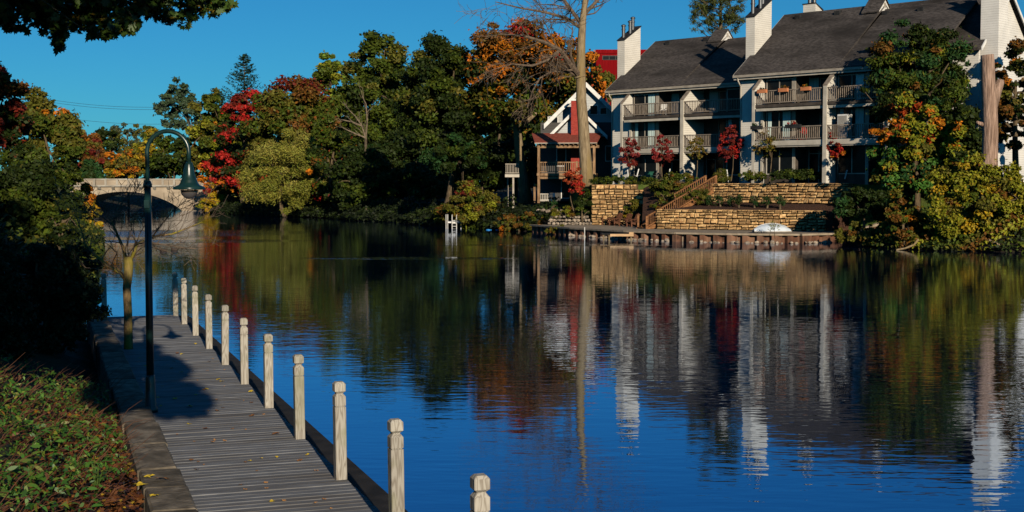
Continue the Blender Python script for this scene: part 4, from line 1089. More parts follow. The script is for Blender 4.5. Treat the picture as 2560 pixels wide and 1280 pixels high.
# centre bank
T('broadleaf_tree', 'olive and gold tree below the spruce tip', 540, 235, 470, 66, 196, [(OLIVE, 2.5), (YGREEN, 1), (ORANGE, .5, .2, .8), (GREEN, 1.5)], 6000, .36, 40, .28, G_BEYOND, 17)
T('maple_tree', 'vivid red maple between the spruce and the olive willow', 612, 236, 520, 74, 176, [(RED, 2.8, -1, 1), (DGREEN, 2.6, -1, .7), (DRED, 2.0, -.2, 1)], 7000, .32, 46, .26, G_BEYOND, 18)
T('maple_tree', 'small orange and red maple leaning over the bridge end', 545, 385, 505, 44, 184, [(ORANGE, 3), (RED, 1.5), (YELLOW, .8, -1, -.2), (DGREEN, 1.2)], 3200, .32, 26, .30, G_BEYOND, 19)
T('shrub', 'golden yellow shrub at the foot of the bridge abutment', 540, 488, 532, 46, 183, [(YELLOW, 3), (ORANGE, .7), (YGREEN, 1)], 1800, .26, 20, .36, None, 20, 'shrub')
T('maple_tree', 'broad maple of dark green and rust red above the willow', 735, 196, 470, 120, 172, [(DRED, 1.5, .5, 1), (BROWN, 1.6, .1, 1), (ORANGE, .5, .3, .9), (GREEN, 3, -1, .6), (OLIVE, 1.6, -1, .8)], 13000, .32, 60, .26, G_BEYOND, 21)
T('broadleaf_tree', 'light green pointed tree catching the sun behind the maples', 822, 132, 330, 58, 188, [(LGREEN, 3), (YGREEN, 1.5), (GREEN, 1)], 5200, .36, 36, .26, G_BEYOND, 22)
T('broadleaf_tree', 'tallest rounded green tree in the middle of the far bank', 955, 82, 420, 112, 178, [(GREEN, 4), (DGREEN, 2), (OLIVE, .9, -.3, 1)], 16000, .34, 70, .25, G_BEYOND, 23)
T('broadleaf_tree', 'large dark green tree beside the orange maple', 1110, 88, 430, 112, 125, [(GREEN, 2.5), (DGREEN, 4), (OLIVE, .8, -.1, 1)], 18000, .24, 70, .25, G_BEYOND, 24)
T('maple_tree', 'green maple with orange red patches right of the willow', 842, 300, 545, 72, 154, [(GREEN, 3), (DGREEN, 2), (ORANGE, .7, -.1, .6), (RED, .5, -.9, .2), (BROWN, .5, 0, 1)], 8000, .29, 46, .27, G_BEYOND, 25)
T('broadleaf_tree', 'shaded green tree in the dark hollow of the bank', 985, 330, 500, 110, 172, [(DGREEN, 4), (BGREEN, 1)], 7000, .34, 40, .28, G_BEYOND, 26)
T('broadleaf_tree', 'bluish green leafy tree above the dark hollow', 1150, 345, 440, 70, 121, [(BGREEN, 3), (DGREEN, 2), (GREEN, 1)], 4500, .26, 32, .30, G_BEYOND, 27)
T('maple_tree', 'big orange maple fading to green behind the bare tree', 1318, 62, 400, 158, 124, [(ORANGE, 4.2, -.05, 1), (BROWN, 1.6, .2, 1), (RED, .3, .4, 1), (YELLOW, 1.2, -.6, .35), (OLIVE, 1.6, -1, .3), (GREEN, 2.4, -1, .1), (DGREEN, 1.6, -1, .5)], 17000, .26, 80, .23, G_BEYOND, 28, tr=.55, bark='bark_pale', low=-.6)
T('maple_tree', 'red orange maple behind the red roofed house', 1440, 105, 330, 66, 144, [(ORANGE, 2.5), (RED, .8), (GREEN, 1.5, -1, .2), (OLIVE, 1)], 5500, .28, 34, .28, G_BEYOND, 29)
T('broadleaf_tree', 'green tree in front of the red building', 1505, 165, 270, 42, 150, [(GREEN, 2), (OLIVE, 1.5), (ORANGE, .6, .3, 1)], 2600, .28, 24, .30, G_BEYOND, 30)
T('tall_tree', 'thin brown topped tree left of the orange maple', 1232, 52, 210, 52, 158, [(BROWN, 2), (DRED, .5), (OLIVE, 1)], 1700, .24, 34, .24, G_BEYOND, 31, shell=.2)
T('broadleaf_tree', 'low shaded green tree beneath the orange maple', 1215, 360, 500, 80, 128, [(DGREEN, 4), (GREEN, 1)], 4500, .24, 30, .30, G_BEYOND, 32)
T('broadleaf_tree', 'dark tree filling the gap behind the white railed deck', 1290, 330, 480, 80, 136, [(DGREEN, 3), (BGREEN, 1)], 4500, .26, 30, .30, G_BEYOND, 33)
T('broadleaf_tree', 'dark evergreen mass behind the rust red maple', 680, 330, 520, 100, 186, [(DGREEN, 3), (GREEN, 1)], 5000, .36, 34, .28, G_BEYOND, 34)
T('broadleaf_tree', 'dark green tree deep in the hollow above the waterline', 1060, 400, 555, 110, 150, [(DGREEN, 3), (BGREEN, 1)], 6000, .28, 36, .28, G_BEYOND, 35)
T('broadleaf_tree', 'dark leafy tree below the pale dead branches', 915, 372, 560, 80, 147, [(DGREEN, 3), (GREEN, 1)], 5000, .28, 34, .28, G_BEYOND, 36)
# darker trees closing the bank behind
for k, (cx, top, hw, lab) in enumerate(((770, 300, 120, 'dark tree far behind the rust red maple'), (900, 235, 110, 'dark green tree behind the light green pointed tree'), (1040, 190, 110, 'dark green tree between the two tallest crowns'), (1190, 190, 110, 'dark tree behind the thin brown topped tree'), (1340, 210, 110, 'dark tree behind the orange maple'), (1470, 255, 90, 'dark tree behind the roof of the grey house'), (620, 330, 90, 'dark tree behind the vivid red maple'))):
    T('broadleaf_tree', lab, cx, top, 530, hw, 205 + k % 2 * 6, [(DGREEN, 4), (GREEN, 1)], 5200, .50, 40, .30, G_BEYOND, 200 + k)
# olive willow: fine narrow leaves
T('willow_tree', 'round olive green willow overhanging the far waterline', 724, 340, 552, 114, 156.5, [((.21, .20, .03), 3), ((.15, .155, .02), 2), ((.26, .235, .045), 1)], 22000, .26, 70, .26, None, 37, aspect=.22, shell=.25, tr=.3)
# trees round the houses on the right
T('cedar_tree', 'dark green feathery tree beside the right apartment house', 2300, 48, 330, 128, 88.3, [(DGREEN, 3), (GREEN, 2.5), (BGREEN, 1.2), (BROWN, .5), (YGREEN, .35, -.4, .6)], 17000, .20, 90, .22, None, 41, flat=.45, shell=.2, aspect=.4, depth=.45)
T('maple_tree', 'orange topped maple with bright green lower leaves at the right bank', 2295, 245, 540, 112, 86, [(ORANGE, 3.8, .2, 1), ((.36, .05, .01), 1.3, .3, 1), (YELLOW, .8, .0, 1), (YGREEN, 2.2, -.3, 1), (BGREEN, 1.2, -1, .2), ((.05, .13, .018), 3.4, -1, .4), (OLIVE, .8, -1, .4)], 11000, .18, 70, .22, None, 42)
T('shrub', 'large yellow green thicket below the tall stump at the water', 2450, 392, 618, 150, 76, [((.19, .18, .012), 3), (YGREEN, 2), (OLIVE, 1.4), (YELLOW, .8), (BROWN, .8), (GREEN, 1)], 16000, .13, 90, .17, None, 43, 'shrub', depth=.5, low=-1)
T('shrub', 'brown and yellow vines hanging beside the orange maple', 2265, 500, 628, 62, 77.5, [(BROWN, 2), (OLIVE, 2), (GREEN, 1.5), (ORANGE, .4)], 4200, .12, 34, .24, None, 44, 'shrub', low=-1)
T('shrub', 'golden weeds at the right end of the sheet piling', 2150, 555, 622, 62, 81, [(OLIVE, 3), (YELLOW, .6), (BROWN, 1)], 2600, .11, 26, .30, None, 45, 'shrub', low=-1, base=-.1)
T('maple_tree', 'rust and green tree at the right edge behind the stump', 2545, 95, 420, 75, 86, [(ORANGE, .9, .2, 1), (BROWN, 1.6), (DGREEN, 3), (OLIVE, 1)], 7500, .17, 46, .26, None, 46)
T('broadleaf_tree', 'deep green tree filling in behind the orange maple', 2400, 250, 480, 80, 87, [(DGREEN, 4), (GREEN, 1)], 6500, .19, 40, .28, None, 47)
T('shrub', 'dark shrubs in the shade at the right end of the stone wall', 2160, 470, 560, 70, 84.5, [(DGREEN, 4), (BGREEN, 1)], 3200, .15, 28, .30, None, 48, 'shrub', base=.9)
T('shrub', 'yellow green bush on the shore left of the lawn', 1190, 468, 572, 66, 114.5, [(OLIVE, 2.4), (BROWN, 1), (GREEN, 1.4), (YGREEN, .8)], 6500, .15, 46, .24, None, 49, 'shrub', low=-1)
T('shrub', 'rusty yellow weeds at the waterline below the grass slope', 1300, 530, 582, 66, 107.5, [(BROWN, 2), (OLIVE, 2), (ORANGE, .5), (GREEN, 1.2)], 5500, .12, 44, .24, None, 50, 'shrub', low=-1, depth=.55)
T('shrub', 'vine covered bush turning red beside the ladder', 1165, 445, 520, 32, 118, [(DRED, 1.5), (OLIVE, 1.5), (YELLOW, .4), (GREEN, 1)], 1600, .15, 22, .30, None, 51, 'shrub')
T('shrub', 'green bush at the swimming ladder', 1110, 505, 568, 30, 118.5, [(GREEN, 2), (YGREEN, 1), (BROWN, .7)], 1600, .15, 20, .32, None, 52, 'shrub', low=-1)
T('shrub', 'feathery shrub over the red maple foot by the stone wall', 1410, 515, 552, 40, 105.2, [(OLIVE, 2), (YGREEN, 1), (BROWN, .7)], 2000, .10, 24, .30, None, 53, 'shrub', aspect=.25)
T('shrub', 'dark ivy mound at the corner of the tall sandstone wall', 1463, 465, 545, 24, 104.6, [(DGREEN, 3), (GREEN, 1)], 1500, .13, 18, .36, None, 54, 'shrub')
T('shrub', 'low green hedge along the top of the tall sandstone wall', 1560, 442, 466, 95, 105.0, [(GREEN, 2), (DGREEN, 2), (OLIVE, .8)], 2400, .11, 50, .5, None, 55, 'hedge', depth=.16, trunk=False)
T('shrub', 'mixed shrubs and grasses on the slope above the wooden stairs', 1690, 432, 500, 62, 100.3, [(OLIVE, 2), (GREEN, 2), (BROWN, .8)], 4200, .11, 40, .24, None, 56, 'shrub', depth=.6, base=3.2)
T('shrub', 'tall ornamental grass clump at the top of the stairs', 1805, 420, 458, 20, 98.3, [(OLIVE, 2), (GREEN, 2)], 900, .14, 10, .5, None, 57, 'grass', aspect=.15)
T('shrub', 'trailing shrub climbing the sandstone wall behind the brown chairs', 1590, 500, 552, 32, 102.6, [(OLIVE, 2), (YELLOW, .5), (GREEN, 1)], 1000, .10, 18, .30, None, 58, 'shrub', shell=.1, base=.6)
T('shrub', 'grassy shrub at the foot of the stairs on the mulch bed', 1730, 470, 515, 42, 96.6, [(OLIVE, 2), (GREEN, 2)], 2000, .10, 24, .28, None, 59, 'shrub', aspect=.3, base=2.0)
T('shrub', 'dark clipped hedge under the ground floor windows of the right house', 2010, 425, 452, 90, 93.6, [(DGREEN, 3), (GREEN, 1)], 2600, .11, 50, .5, None, 60, 'hedge', depth=.2, trunk=False)
T('shrub', 'green shrub beside the downspout of the right house', 1880, 428, 458, 36, 96.6, [(GREEN, 2), (OLIVE, 1)], 900, .10, 18, .4, None, 61, 'shrub')
T('shrub', 'weeds growing on the rocks at the left end of the piling', 1395, 562, 588, 34, 100.2, [(OLIVE, 2), (GREEN, 1), (BROWN, 1)], 900, .09, 18, .3, None, 62, 'shrub', base=-.1, trunk=False, shell=.1)
T('shrub', 'small dark cone shaped evergreen on the grass slope', 1385, 499, 527, 8, 107.6, [(BGREEN, 3), (DGREEN, 1)], 500, .08, 14, .5, None, 63, 'shrub')
# young trees on the lawn
def young(label, cx, top, bot, hw, Yd, pal, foot, seed, n=1900):
    r = T('young_tree', label, cx, top, bot, hw, Yd, pal, n, .105, 34, .26, 'young trees planted along the terrace', seed, tr=.05, low=-.9, shell=.2, base=at(cx, foot, Yd).z)
    return r
RM = [(RED, 2.6), (DRED, 1.6), ((.22, .03, .03), 2)]
young('young dark red maple in front of the left house corner', 1572, 345, 425, 27, 106.5, [(DRED, 3), ((.20, .03, .03), 1.5)], 452, 70)
young('young red maple below the middle of the left house balcony', 1657, 338, 422, 27, 103.5, [(DRED, 2.5), ((.25, .03, .03), 2)], 450, 71)
young('bright red young maple between the two apartment houses', 1826, 312, 416, 31, 98.6, RM, 456, 72, 2300)
young('young red maple in front of the right house dividing wall', 2095, 312, 402, 31, 92.2, [(RED, 2), (DRED, 2), (ORANGE, .5)], 450, 73)
young('small orange red maple with bare stem beside the big bare trunk', 1436, 420, 492, 27, 104.6, [(RED, 1.6), ((.34, .06, .02), 2.5), (DRED, 1)], 522, 74)
young('thin young tree with sparse yellow leaves by the dividing column', 1741, 338, 405, 25, 100.6, [(OLIVE, 2), ((.14, .09, .015), 2)], 448, 75, 420)
young('wispy yellow green young tree before the lower balcony of the right house', 1924, 322, 400, 42, 96.2, [(OLIVE, 2), ((.16, .10, .015), 2)], 452, 76, 750)
# clipped round bushes on the mulch bed
for k, (cx, Yd) in enumerate(((1774, 96.0), (1797, 95.3), (1826, 94.6), (1847, 94.0), (1887, 93.2), (1916, 92.5), (1951, 91.7))):
    NM = ['first', 'second', 'third', 'fourth', 'fifth', 'sixth', 'seventh'][k]
    T('clipped_bush', NM + ' clipped round bush from the stairs on the mulch bed', cx, 488, 516, 12, Yd, [(BGREEN, 3), (DGREEN, 2)], 420, .06, 16, .5, 'clipped bushes on the mulch bed', 80 + k, 'bush', base=2.1)
# white support tubes of the young trees
rnd = random.Random(77)
for k, (x0, y0, x1, y1, Yd, lab) in enumerate(((1569, 424, 1572, 458, 106.0, 'straight white stake under the dark red maple at the house corner'), (1597, 422, 1588, 454, 105.5, 'leaning white stake right of the dark red maple'), (1675, 422, 1670, 452, 103.0, 'leaning white stake near the middle red maple'),
        (1880, 417, 1893, 448, 97.2, 'white stake leaning left between the houses'), (2118, 425, 2112, 444, 92.0, 'short white stake beside the right red maple'), (1817, 424, 1821, 452, 98.2, 'white stake behind the bright red maple'))):
    a, b_ = at(x1, y1, Yd), at(x0, y0, Yd)
    single('tree_stake', lab, 'stake', MB().tube([(0, 0, -.1), tuple(b_ - a)], .045, 8), 'white', tuple(a), group='white stakes of the young trees')

# ---- conifers
def spruce(label, cx, top, bot, hw, Yd, seed):
    rng = np.random.default_rng(seed); a, b_ = at(cx, top, Yd), at(cx, bot, Yd); gz = ground_z(a.x, a.y)
    root = thing('spruce_tree', label, 'tree', (a.x, a.y, gz)); Hh = a.z - gz; R = hw / F * Yd; hb = b_.z - gz
    part(root, 'trunk', MB().tube([(0, 0, -.3), (0, 0, Hh * .5), (0, 0, Hh)], [.3, .18, .03], 7), 'bark')
    P_, N_ = [], []
    z = hb
    while z < Hh - .2:
        t = (Hh - z) / (Hh - hb); L = R * (t ** .8) * rng.uniform(.8, 1.15) + .15
        for k in range(rng.integers(5, 8)):
            an = rng.uniform(0, 6.28); d = np.array([math.cos(an), math.sin(an), 0]); m = int(18 + 40 * t)
            u = rng.random(m); q = d * (u * L)[:, None]; q[:, 2] = z + u * L * .45 - .18 * np.sin(u * 3) + rng.normal(size=m) * .06
            q[:, :2] += rng.normal(size=(m, 2)) * (.06 + .10 * L * (1 - u))[:, None]
            P_.append(q); N_.append(np.array([0, 0, 1]) + rng.normal(size=(m, 3)) * .5)
        z += .34 + .30 * t
    pos = np.concatenate(P_); nrm = np.concatenate(N_); nrm /= np.linalg.norm(nrm, axis=1, keepdims=True)
    cc = np.array([.020, .045, .022]) * rng.uniform(.7, 1.5, size=(len(pos), 1))
    link('crown', leaf_mesh('crown', pos, nrm, rng.uniform(.14, .30, len(pos)), cc, M['leaf'], .3, rng), root)
spruce('pointed dark spruce rising above the red maple', 610, 134, 300, 76, 200, 61)
spruce('small blue green spruce half hidden left of the pointed one', 548, 225, 300, 30, 215, 62)
def pine(label, cx, top, bot, hw, Yd, seed, n=46):
    rng = np.random.default_rng(seed); a, b_ = at(cx, top, Yd), at(cx, bot, Yd); gz = ground_z(a.x, a.y)
    root = thing('pine_tree', label, 'tree', (a.x, a.y, gz)); Hh = a.z - gz; hb = b_.z - gz; R = hw / F * Yd
    mb = MB().tube([(0, 0, -.3), (.2, 0, Hh * .6), (0, 0, Hh)], [.45, .3, .05], 7); P_, N_ = [], []
    for k in range(n):
        z = rng.uniform(hb, Hh * .98); t = (Hh - z) / (Hh - hb); L = R * (.45 + .6 * t) * rng.uniform(.6, 1.1); an = rng.uniform(0, 6.28)
        d = np.array([math.cos(an), math.sin(an), .55]); e = np.array([0, 0, z]) + d * L
        mb.tube(limb_path((0, 0, z), tuple(e), -.2, rng, 3), [.07, .05, .035, .015], 4)
        for j in range(7):
            c = np.array([0, 0, z]) + d * L * rng.uniform(.35, 1.05) + rng.normal(size=3) * .3
            m = 50; P_.append(c + unit(m, rng) * rng.uniform(.1, .55, (m, 1)) * np.array([1, 1, .6])); N_.append(unit(m, rng) + np.array([0, 0, .4]))
    part(root, 'trunk', mb, 'bark')
    pos = np.concatenate(P_); nrm = np.concatenate(N_); nrm /= np.linalg.norm(nrm, axis=1, keepdims=True)
    cc = np.array([.055, .065, .016]) * rng.uniform(.6, 1.5, size=(len(pos), 1))
    link('crown', leaf_mesh('crown', pos, nrm, rng.uniform(.12, .26, len(pos)), cc, M['leaf'], .18, rng), root)
pine('airy pine standing behind the roofs of the two apartment houses', 1800, -70, 110, 95, 150, 63)

# ---- bare trees
def grow(mb, p, d, L, r, depth, rng, spread=.55, up=.15, seg=4, kids=(2, 4), rmin=.012, wander=.16, gravity=0.0):
    pts = [Vector(p)]; rs_ = [r]; d = Vector(d).normalized()
    for i in range(seg):
        d = (d + Vector(rng.normal(size=3)) * wander + Vector((0, 0, up - gravity * i / seg))).normalized()
        pts.append(pts[-1] + d * (L / seg)); rs_.append(max(rmin * .7, r * (1 - .55 * (i + 1) / seg)))
    mb.tube(pts, rs_, 6 if r > .08 else (4 if r > .03 else 3), cap=False)
    if depth <= 0: return
    for k in range(rng.integers(kids[0], kids[1] + 1)):
        t = rng.uniform(.35, 1.0); i = min(int(t * seg), seg - 1); q = pts[i].lerp(pts[i + 1], t * seg - i)
        side = Vector(rng.normal(size=3)); side = (side - d * side.dot(d)).normalized()
        nd = (d * (1 - spread * .5) + side * spread).normalized()
        grow(mb, q, nd, L * rng.uniform(.5, .8), max(rmin, rs_[i] * rng.uniform(.45, .65)), depth - 1, rng, spread, up, max(3, seg - 1), kids, rmin, wander, gravity)
rng9 = np.random.default_rng(99)
YB = 105.3
b0 = at(1466, 462, YB); bz0 = b0.z - .2
bt = thing('bare_tree', 'tall bare tree with thick pale trunk in front of the red roofed house', 'tree', (b0.x, b0.y, bz0))
def rel(px, py, dy=0.0): return at(px, py, YB + dy) - Vector((b0.x, b0.y, bz0))
mb = MB()
path = [(1467, 466), (1465, 420), (1461, 360), (1458, 310), (1453, 250), (1452, 180), (1453, 110), (1457, 50), (1464, -10), (1470, -70)]
mb.tube([rel(*q) for q in path], [.62, .50, .46, .43, .41, .37, .33, .27, .18, .10], 12)
mb.tube([rel(1450, 194), rel(1449, 190)], [.5, .45], 12)
tr_o = part(bt, 'trunk', mb, 'bark_pale', smooth=True)
lb = MB()
def limb(pts, r0, depth=3, kids=(3, 5), dys=None, gl=.6, grav=.0, L0=3.3, up=.05):
    q = [rel(*p_, (dys[i] if dys else 0)) for i, p_ in enumerate(pts)]
    rr__ = [r0 * (1 - .78 * i / (len(q) - 1)) for i in range(len(q))]
    lb.tube(q, rr__, 7)
    for i in range(1, len(q)):
        for k in range(rng9.integers(kids[0], kids[1] + 1)):
            t = rng9.random(); p_ = q[i - 1].lerp(q[i], t); d = (q[i] - q[i - 1]).normalized()
            side = Vector(rng9.normal(size=3)); side = (side - d * side.dot(d)).normalized()
            grow(lb, p_, d * .7 + side * gl, L0 * rng9.uniform(.5, 1.1), max(.018, rr__[i] * .5), depth - 1, rng9, .6, up, 4, (2, 4), .019, .2, grav)
limb([(1449, 190), (1425, 160), (1400, 125), (1360, 105), (1310, 90), (1250, 85)], .26, 3, (2, 3), [0, -1, -2, -3, -4, -4], grav=.0, L0=2.6)
limb([(1449, 190), (1420, 180), (1380, 178), (1350, 195), (1330, 230), (1318, 270)], .14, 3, (3, 4), [0, -.5, -1.5, -2, -2, -2], grav=.25, L0=2.2, up=0)
limb([(1400, 125), (1370, 150), (1330, 165), (1280, 160), (1230, 175)], .13, 3, (2, 4), [-2, -3, -4, -5, -5], grav=.15, L0=2.2, up=0)
limb([(1454, 60), (1435, 35), (1410, 0), (1390, -50), (1370, -110)], .2, 3, (3, 4), [0, 1, 2, 2, 3], L0=3.4, up=.1)
limb([(1456, 40), (1485, 10), (1510, -20), (1535, -70)], .18, 3, (3, 4), [0, 0, 1, 1], L0=3.2, up=.1)
limb([(1453, 70), (1415, 45), (1360, 30), (1300, 20), (1240, 5)], .16, 3, (3, 4), [0, -1, -1, -2, -2], L0=3.0, up=.06)
limb([(1462, -10), (1450, -60), (1440, -120)], .16, 3, (3, 5), L0=3.2, up=.1)
limb([(1470, -40), (1500, -90), (1510, -140)], .14, 3, (3, 4), L0=3.0, up=.1)
part(bt, 'branches', lb, 'twig', kind='stuff')

# broken stump on the right
YS = 80.5; s0 = at(2475, 392, YS); sgz = ground_z(s0.x, s0.y)
stp = thing('tree_stump', 'tall broken tree trunk with one side stub at the right edge', 'stump', (s0.x, s0.y, sgz))
rs9 = lambda px, py: at(px, py, YS) - Vector((s0.x, s0.y, sgz))
mb = MB()
low_ = [Vector((rs9(2474, 392).x, 0, -.4))]
mb.tube(low_ + [rs9(2474, 392), rs9(2476, 330), rs9(2474, 260), rs9(2470, 200), rs9(2469, 150), rs9(2468, 137)], [.60, .48, .46, .45, .42, .40, .38], 14)
part(stp, 'trunk', mb, 'bark_stump', smooth=True)
part(stp, 'side_stub', MB().tube([rs9(2481, 270), rs9(2492, 225), rs9(2500, 205), rs9(2501, 199)], [.30, .30, .26, .20], 10), 'bark_stump', smooth=True)
part(stp, 'broken_twig', MB().tube([rs9(2460, 312), rs9(2447, 308), rs9(2441, 304)], [.14, .12, .07], 8), 'bark_stump', smooth=True)

# pale dead branches before the maples, and snags at the waterline
M['bark_dead'] = noise_mat('grey dead wood', (.10, .075, .05), (.22, .17, .11), scale=3, rough=.9); YD = 151.0; d0 = at(905, 350, YD); dgz = ground_z(d0.x, d0.y)
dt = thing('dead_tree', 'pale leafless dead branches standing in front of the green maples', 'tree', (d0.x, d0.y, dgz))
rd = lambda px, py, dy=0: at(px, py, YD + dy) - Vector((d0.x, d0.y, dgz))
mb = MB(); rngd = np.random.default_rng(4)
mb.tube([Vector((rd(912, 352).x, 3, 0)), rd(914, 400, 2), rd(914, 345)], [.25, .2, .16], 6)
for pts in ([(914, 345), (905, 315), (888, 290), (862, 265)], [(914, 345), (918, 300), (915, 260), (905, 240)], [(916, 345), (890, 335), (868, 325)], [(905, 315), (880, 305), (858, 300)]):
    q = [rd(*p_) for p_ in pts]; mb.tube(q, [.12, .10, .07, .04][:len(q)], 5)
    for i in range(1, len(q)):
        for k in range(2): grow(mb, q[i - 1].lerp(q[i], rngd.random()), (q[i] - q[i - 1]).normalized() + Vector(rngd.normal(size=3)) * .5, 1.3, .04, 1, rngd, .6, .1, 3, (1, 2), .02)
part(dt, 'trunk', mb, 'bark_dead')
for lab, pts, Yd in (('pale driftwood branch arching into the water below the maple', [(2296, 598), (2285, 612), (2262, 621), (2242, 624), (2240, 634)], 75.5), ('pale bent branch dipping into the water near the right edge', [(2472, 600), (2500, 613), (2524, 626), (2518, 634)], 73.5),
                 ('small pale snag sticking out of the water under the dead branches', [(915, 521), (928, 540), (938, 548), (942, 534), (940, 520)], 142.0)):
    b_ = at(*pts[-1], Yd); b_.z = 0
    mb = MB().tube([at(*q, Yd) - b_ for q in pts], [.07, .065, .06, .05, .04][:len(pts)], 6)
    single('driftwood', lab, 'branch', mb, 'bark_pale', tuple(b_), smooth=True)

# dark undergrowth hanging over the waterline: nobody could count its plants
def undergrowth(name, label, pts, n, hmax, cols, leaf, seed, back=3.0, over=.7):
    rng = np.random.default_rng(seed); P_ = np.array(pts, float); sg = np.linalg.norm(np.diff(P_, axis=0), axis=1); cs = np.concatenate([[0], np.cumsum(sg)])
    t = rng.random(n) * cs[-1]; k = np.clip(np.searchsorted(cs, t) - 1, 0, len(sg) - 1); fr = ((t - cs[k]) / sg[k])[:, None]
    q = P_[k] * (1 - fr) + P_[k + 1] * fr; d = (P_[k + 1] - P_[k]) / sg[k][:, None]; nr = np.column_stack([d[:, 1], -d[:, 0]])
    off = rng.uniform(-over, back, n); q = q + nr * off[:, None]
    top = hmax * (.45 + .55 * np.abs(np.sin(t * .9 + 1) * np.cos(t * .37))) * np.clip(.55 + off / back * .6, .25, 1)
    gz = np.maximum(terrain_h(q[:, 0], q[:, 1]), .05)
    pos = np.column_stack([q, gz + top * rng.random(n) ** .7])
    nrm = rng.normal(size=(n, 3)) * .6 + np.array([0, -.5, .5]); nrm /= np.linalg.norm(nrm, axis=1, keepdims=True)
    ck = (np.floor(t * 1.3 + off) .astype(int) * 7919) % len(cols)
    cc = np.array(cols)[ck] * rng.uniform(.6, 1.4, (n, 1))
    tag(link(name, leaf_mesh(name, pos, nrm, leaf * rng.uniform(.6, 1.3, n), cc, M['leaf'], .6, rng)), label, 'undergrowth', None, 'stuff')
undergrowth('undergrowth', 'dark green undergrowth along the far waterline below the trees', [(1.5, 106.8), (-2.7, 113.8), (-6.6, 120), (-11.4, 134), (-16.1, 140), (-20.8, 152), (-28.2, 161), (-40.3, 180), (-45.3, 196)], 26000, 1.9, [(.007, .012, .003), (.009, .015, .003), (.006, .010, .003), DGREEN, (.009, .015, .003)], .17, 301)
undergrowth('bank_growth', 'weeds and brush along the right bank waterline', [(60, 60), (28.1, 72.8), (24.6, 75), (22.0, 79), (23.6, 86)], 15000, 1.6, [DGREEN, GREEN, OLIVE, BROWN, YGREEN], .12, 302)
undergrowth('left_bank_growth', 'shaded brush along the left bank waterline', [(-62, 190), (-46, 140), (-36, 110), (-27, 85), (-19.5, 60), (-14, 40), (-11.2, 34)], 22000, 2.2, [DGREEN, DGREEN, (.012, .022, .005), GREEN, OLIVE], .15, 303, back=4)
# two unseen trees added on the near bank, to shade the left bank
def shade_tree(label, x, y, r, z0, z1, seed):
    rng = np.random.default_rng(seed); gz = ground_z(x, y); root = thing('broadleaf_tree', label, 'tree', (x, y, gz))
    pos, nrm, cc, lc = crown_cloud((0, 0, (z0 + z1) / 2 - gz), (r, r, (z1 - z0) / 2), 90, r * .24, 16000, [(DGREEN, 3), (GREEN, 2)], .7, rng)
    part(root, 'trunk', stems_mesh((0, 0, -.3), (0, 0, (z0 + z1) / 2 - gz), .3, lc, rng), 'bark', smooth=True)
    link('crown', leaf_mesh('crown', pos, nrm, rng.uniform(.10, .22, len(pos)), cc, M['leaf'], .62, rng), root)
shade_tree('tall green tree added for shade on the near bank just outside the left edge', -15.5, 24, 4.6, 5, 15, 401)
shade_tree('second green tree added for shade on the near bank further left outside the picture', -20.0, 33, 5.0, 4, 16, 402)

T('broadleaf_tree', 'dark trees closing the river beyond the arch of the bridge', 345, 432, 527, 130, 268, [(DGREEN, 3), (BGREEN, 1)], 5200, .5, 46, .30, G_BEYOND, 210, depth=.4, base=0.1, low=-1)
T('shrub', 'low green and brown shrubs on the mulch slope left of the stairs', 1668, 478, 548, 40, 99.0, [(OLIVE, 2), (GREEN, 2), (BROWN, 1), (DGREEN, 1)], 3200, .10, 34, .26, None, 211, 'shrub', depth=.9, base=1.6, low=-1)
T('shrub', 'grassy tuft at the wall step beside the wooden stairs', 1645, 455, 490, 26, 102.4, [(OLIVE, 2), (GREEN, 1)], 1000, .10, 16, .36, None, 212, 'shrub', aspect=.25, base=3.3)

shade_tree('third tall tree added for shade on the near bank beyond the left edge of the picture', -22.6, 44.0, 4.7, 6, 21, 403)  # unseen, added to shade more of the left bank
T('broadleaf_tree', 'green and rust tree on the right bank just beyond the picture edge', 2690, 235, 600, 95, 79, [(GREEN, 2), (DGREEN, 2), (BROWN, 1), (OLIVE, 1)], 8000, .19, 44, .28, None, 220)
T('broadleaf_tree', 'olive tree on the right bank further outside the picture', 2900, 200, 610, 120, 74, [(OLIVE, 2), (GREEN, 2), (ORANGE, .6, .2, 1)], 8000, .19, 44, .28, None, 221)
T('broadleaf_tree', 'dark tree closing the right bank behind the white gabled house', 2760, 150, 480, 130, 108, [(DGREEN, 3), (GREEN, 1)], 7000, .26, 40, .30, None, 222)

# ================================================================ things on the far shore
# wooden stairs
s_a, s_b = Vector((9.35, 95.0, PROM_Z)), Vector((14.75, 98.0, 3.55))
dS = (s_b - s_a); hd = Vector((dS.x, dS.y, 0)).normalized(); sd = Vector((hd.y, -hd.x, 0))        # sd: towards the water
st = thing('wooden_stairs', 'orange brown wooden stairs with slatted handrail climbing between the stone walls', 'stairs', tuple(s_a))
NS = 17; z3 = Vector((0, 0, 1))
for k in range(NS):
    p = dS * ((k + .5) / NS)
    part(st, 'step', MB().bar(p - sd * .6 + z3 * .02, p + sd * .55 + z3 * .02, .36, .05), 'cedar')
for o_, nm in ((.60, 'stringer'), (-.66, 'stringer')):
    part(st, nm, MB().bar(sd * o_ - z3 * .1, dS + sd * o_ - z3 * .1, .06, .28), 'cedar')
bal_st = MB().box(-.022, .022, -.022, .022, 0, .78).mesh('baluster', M['cedar'])
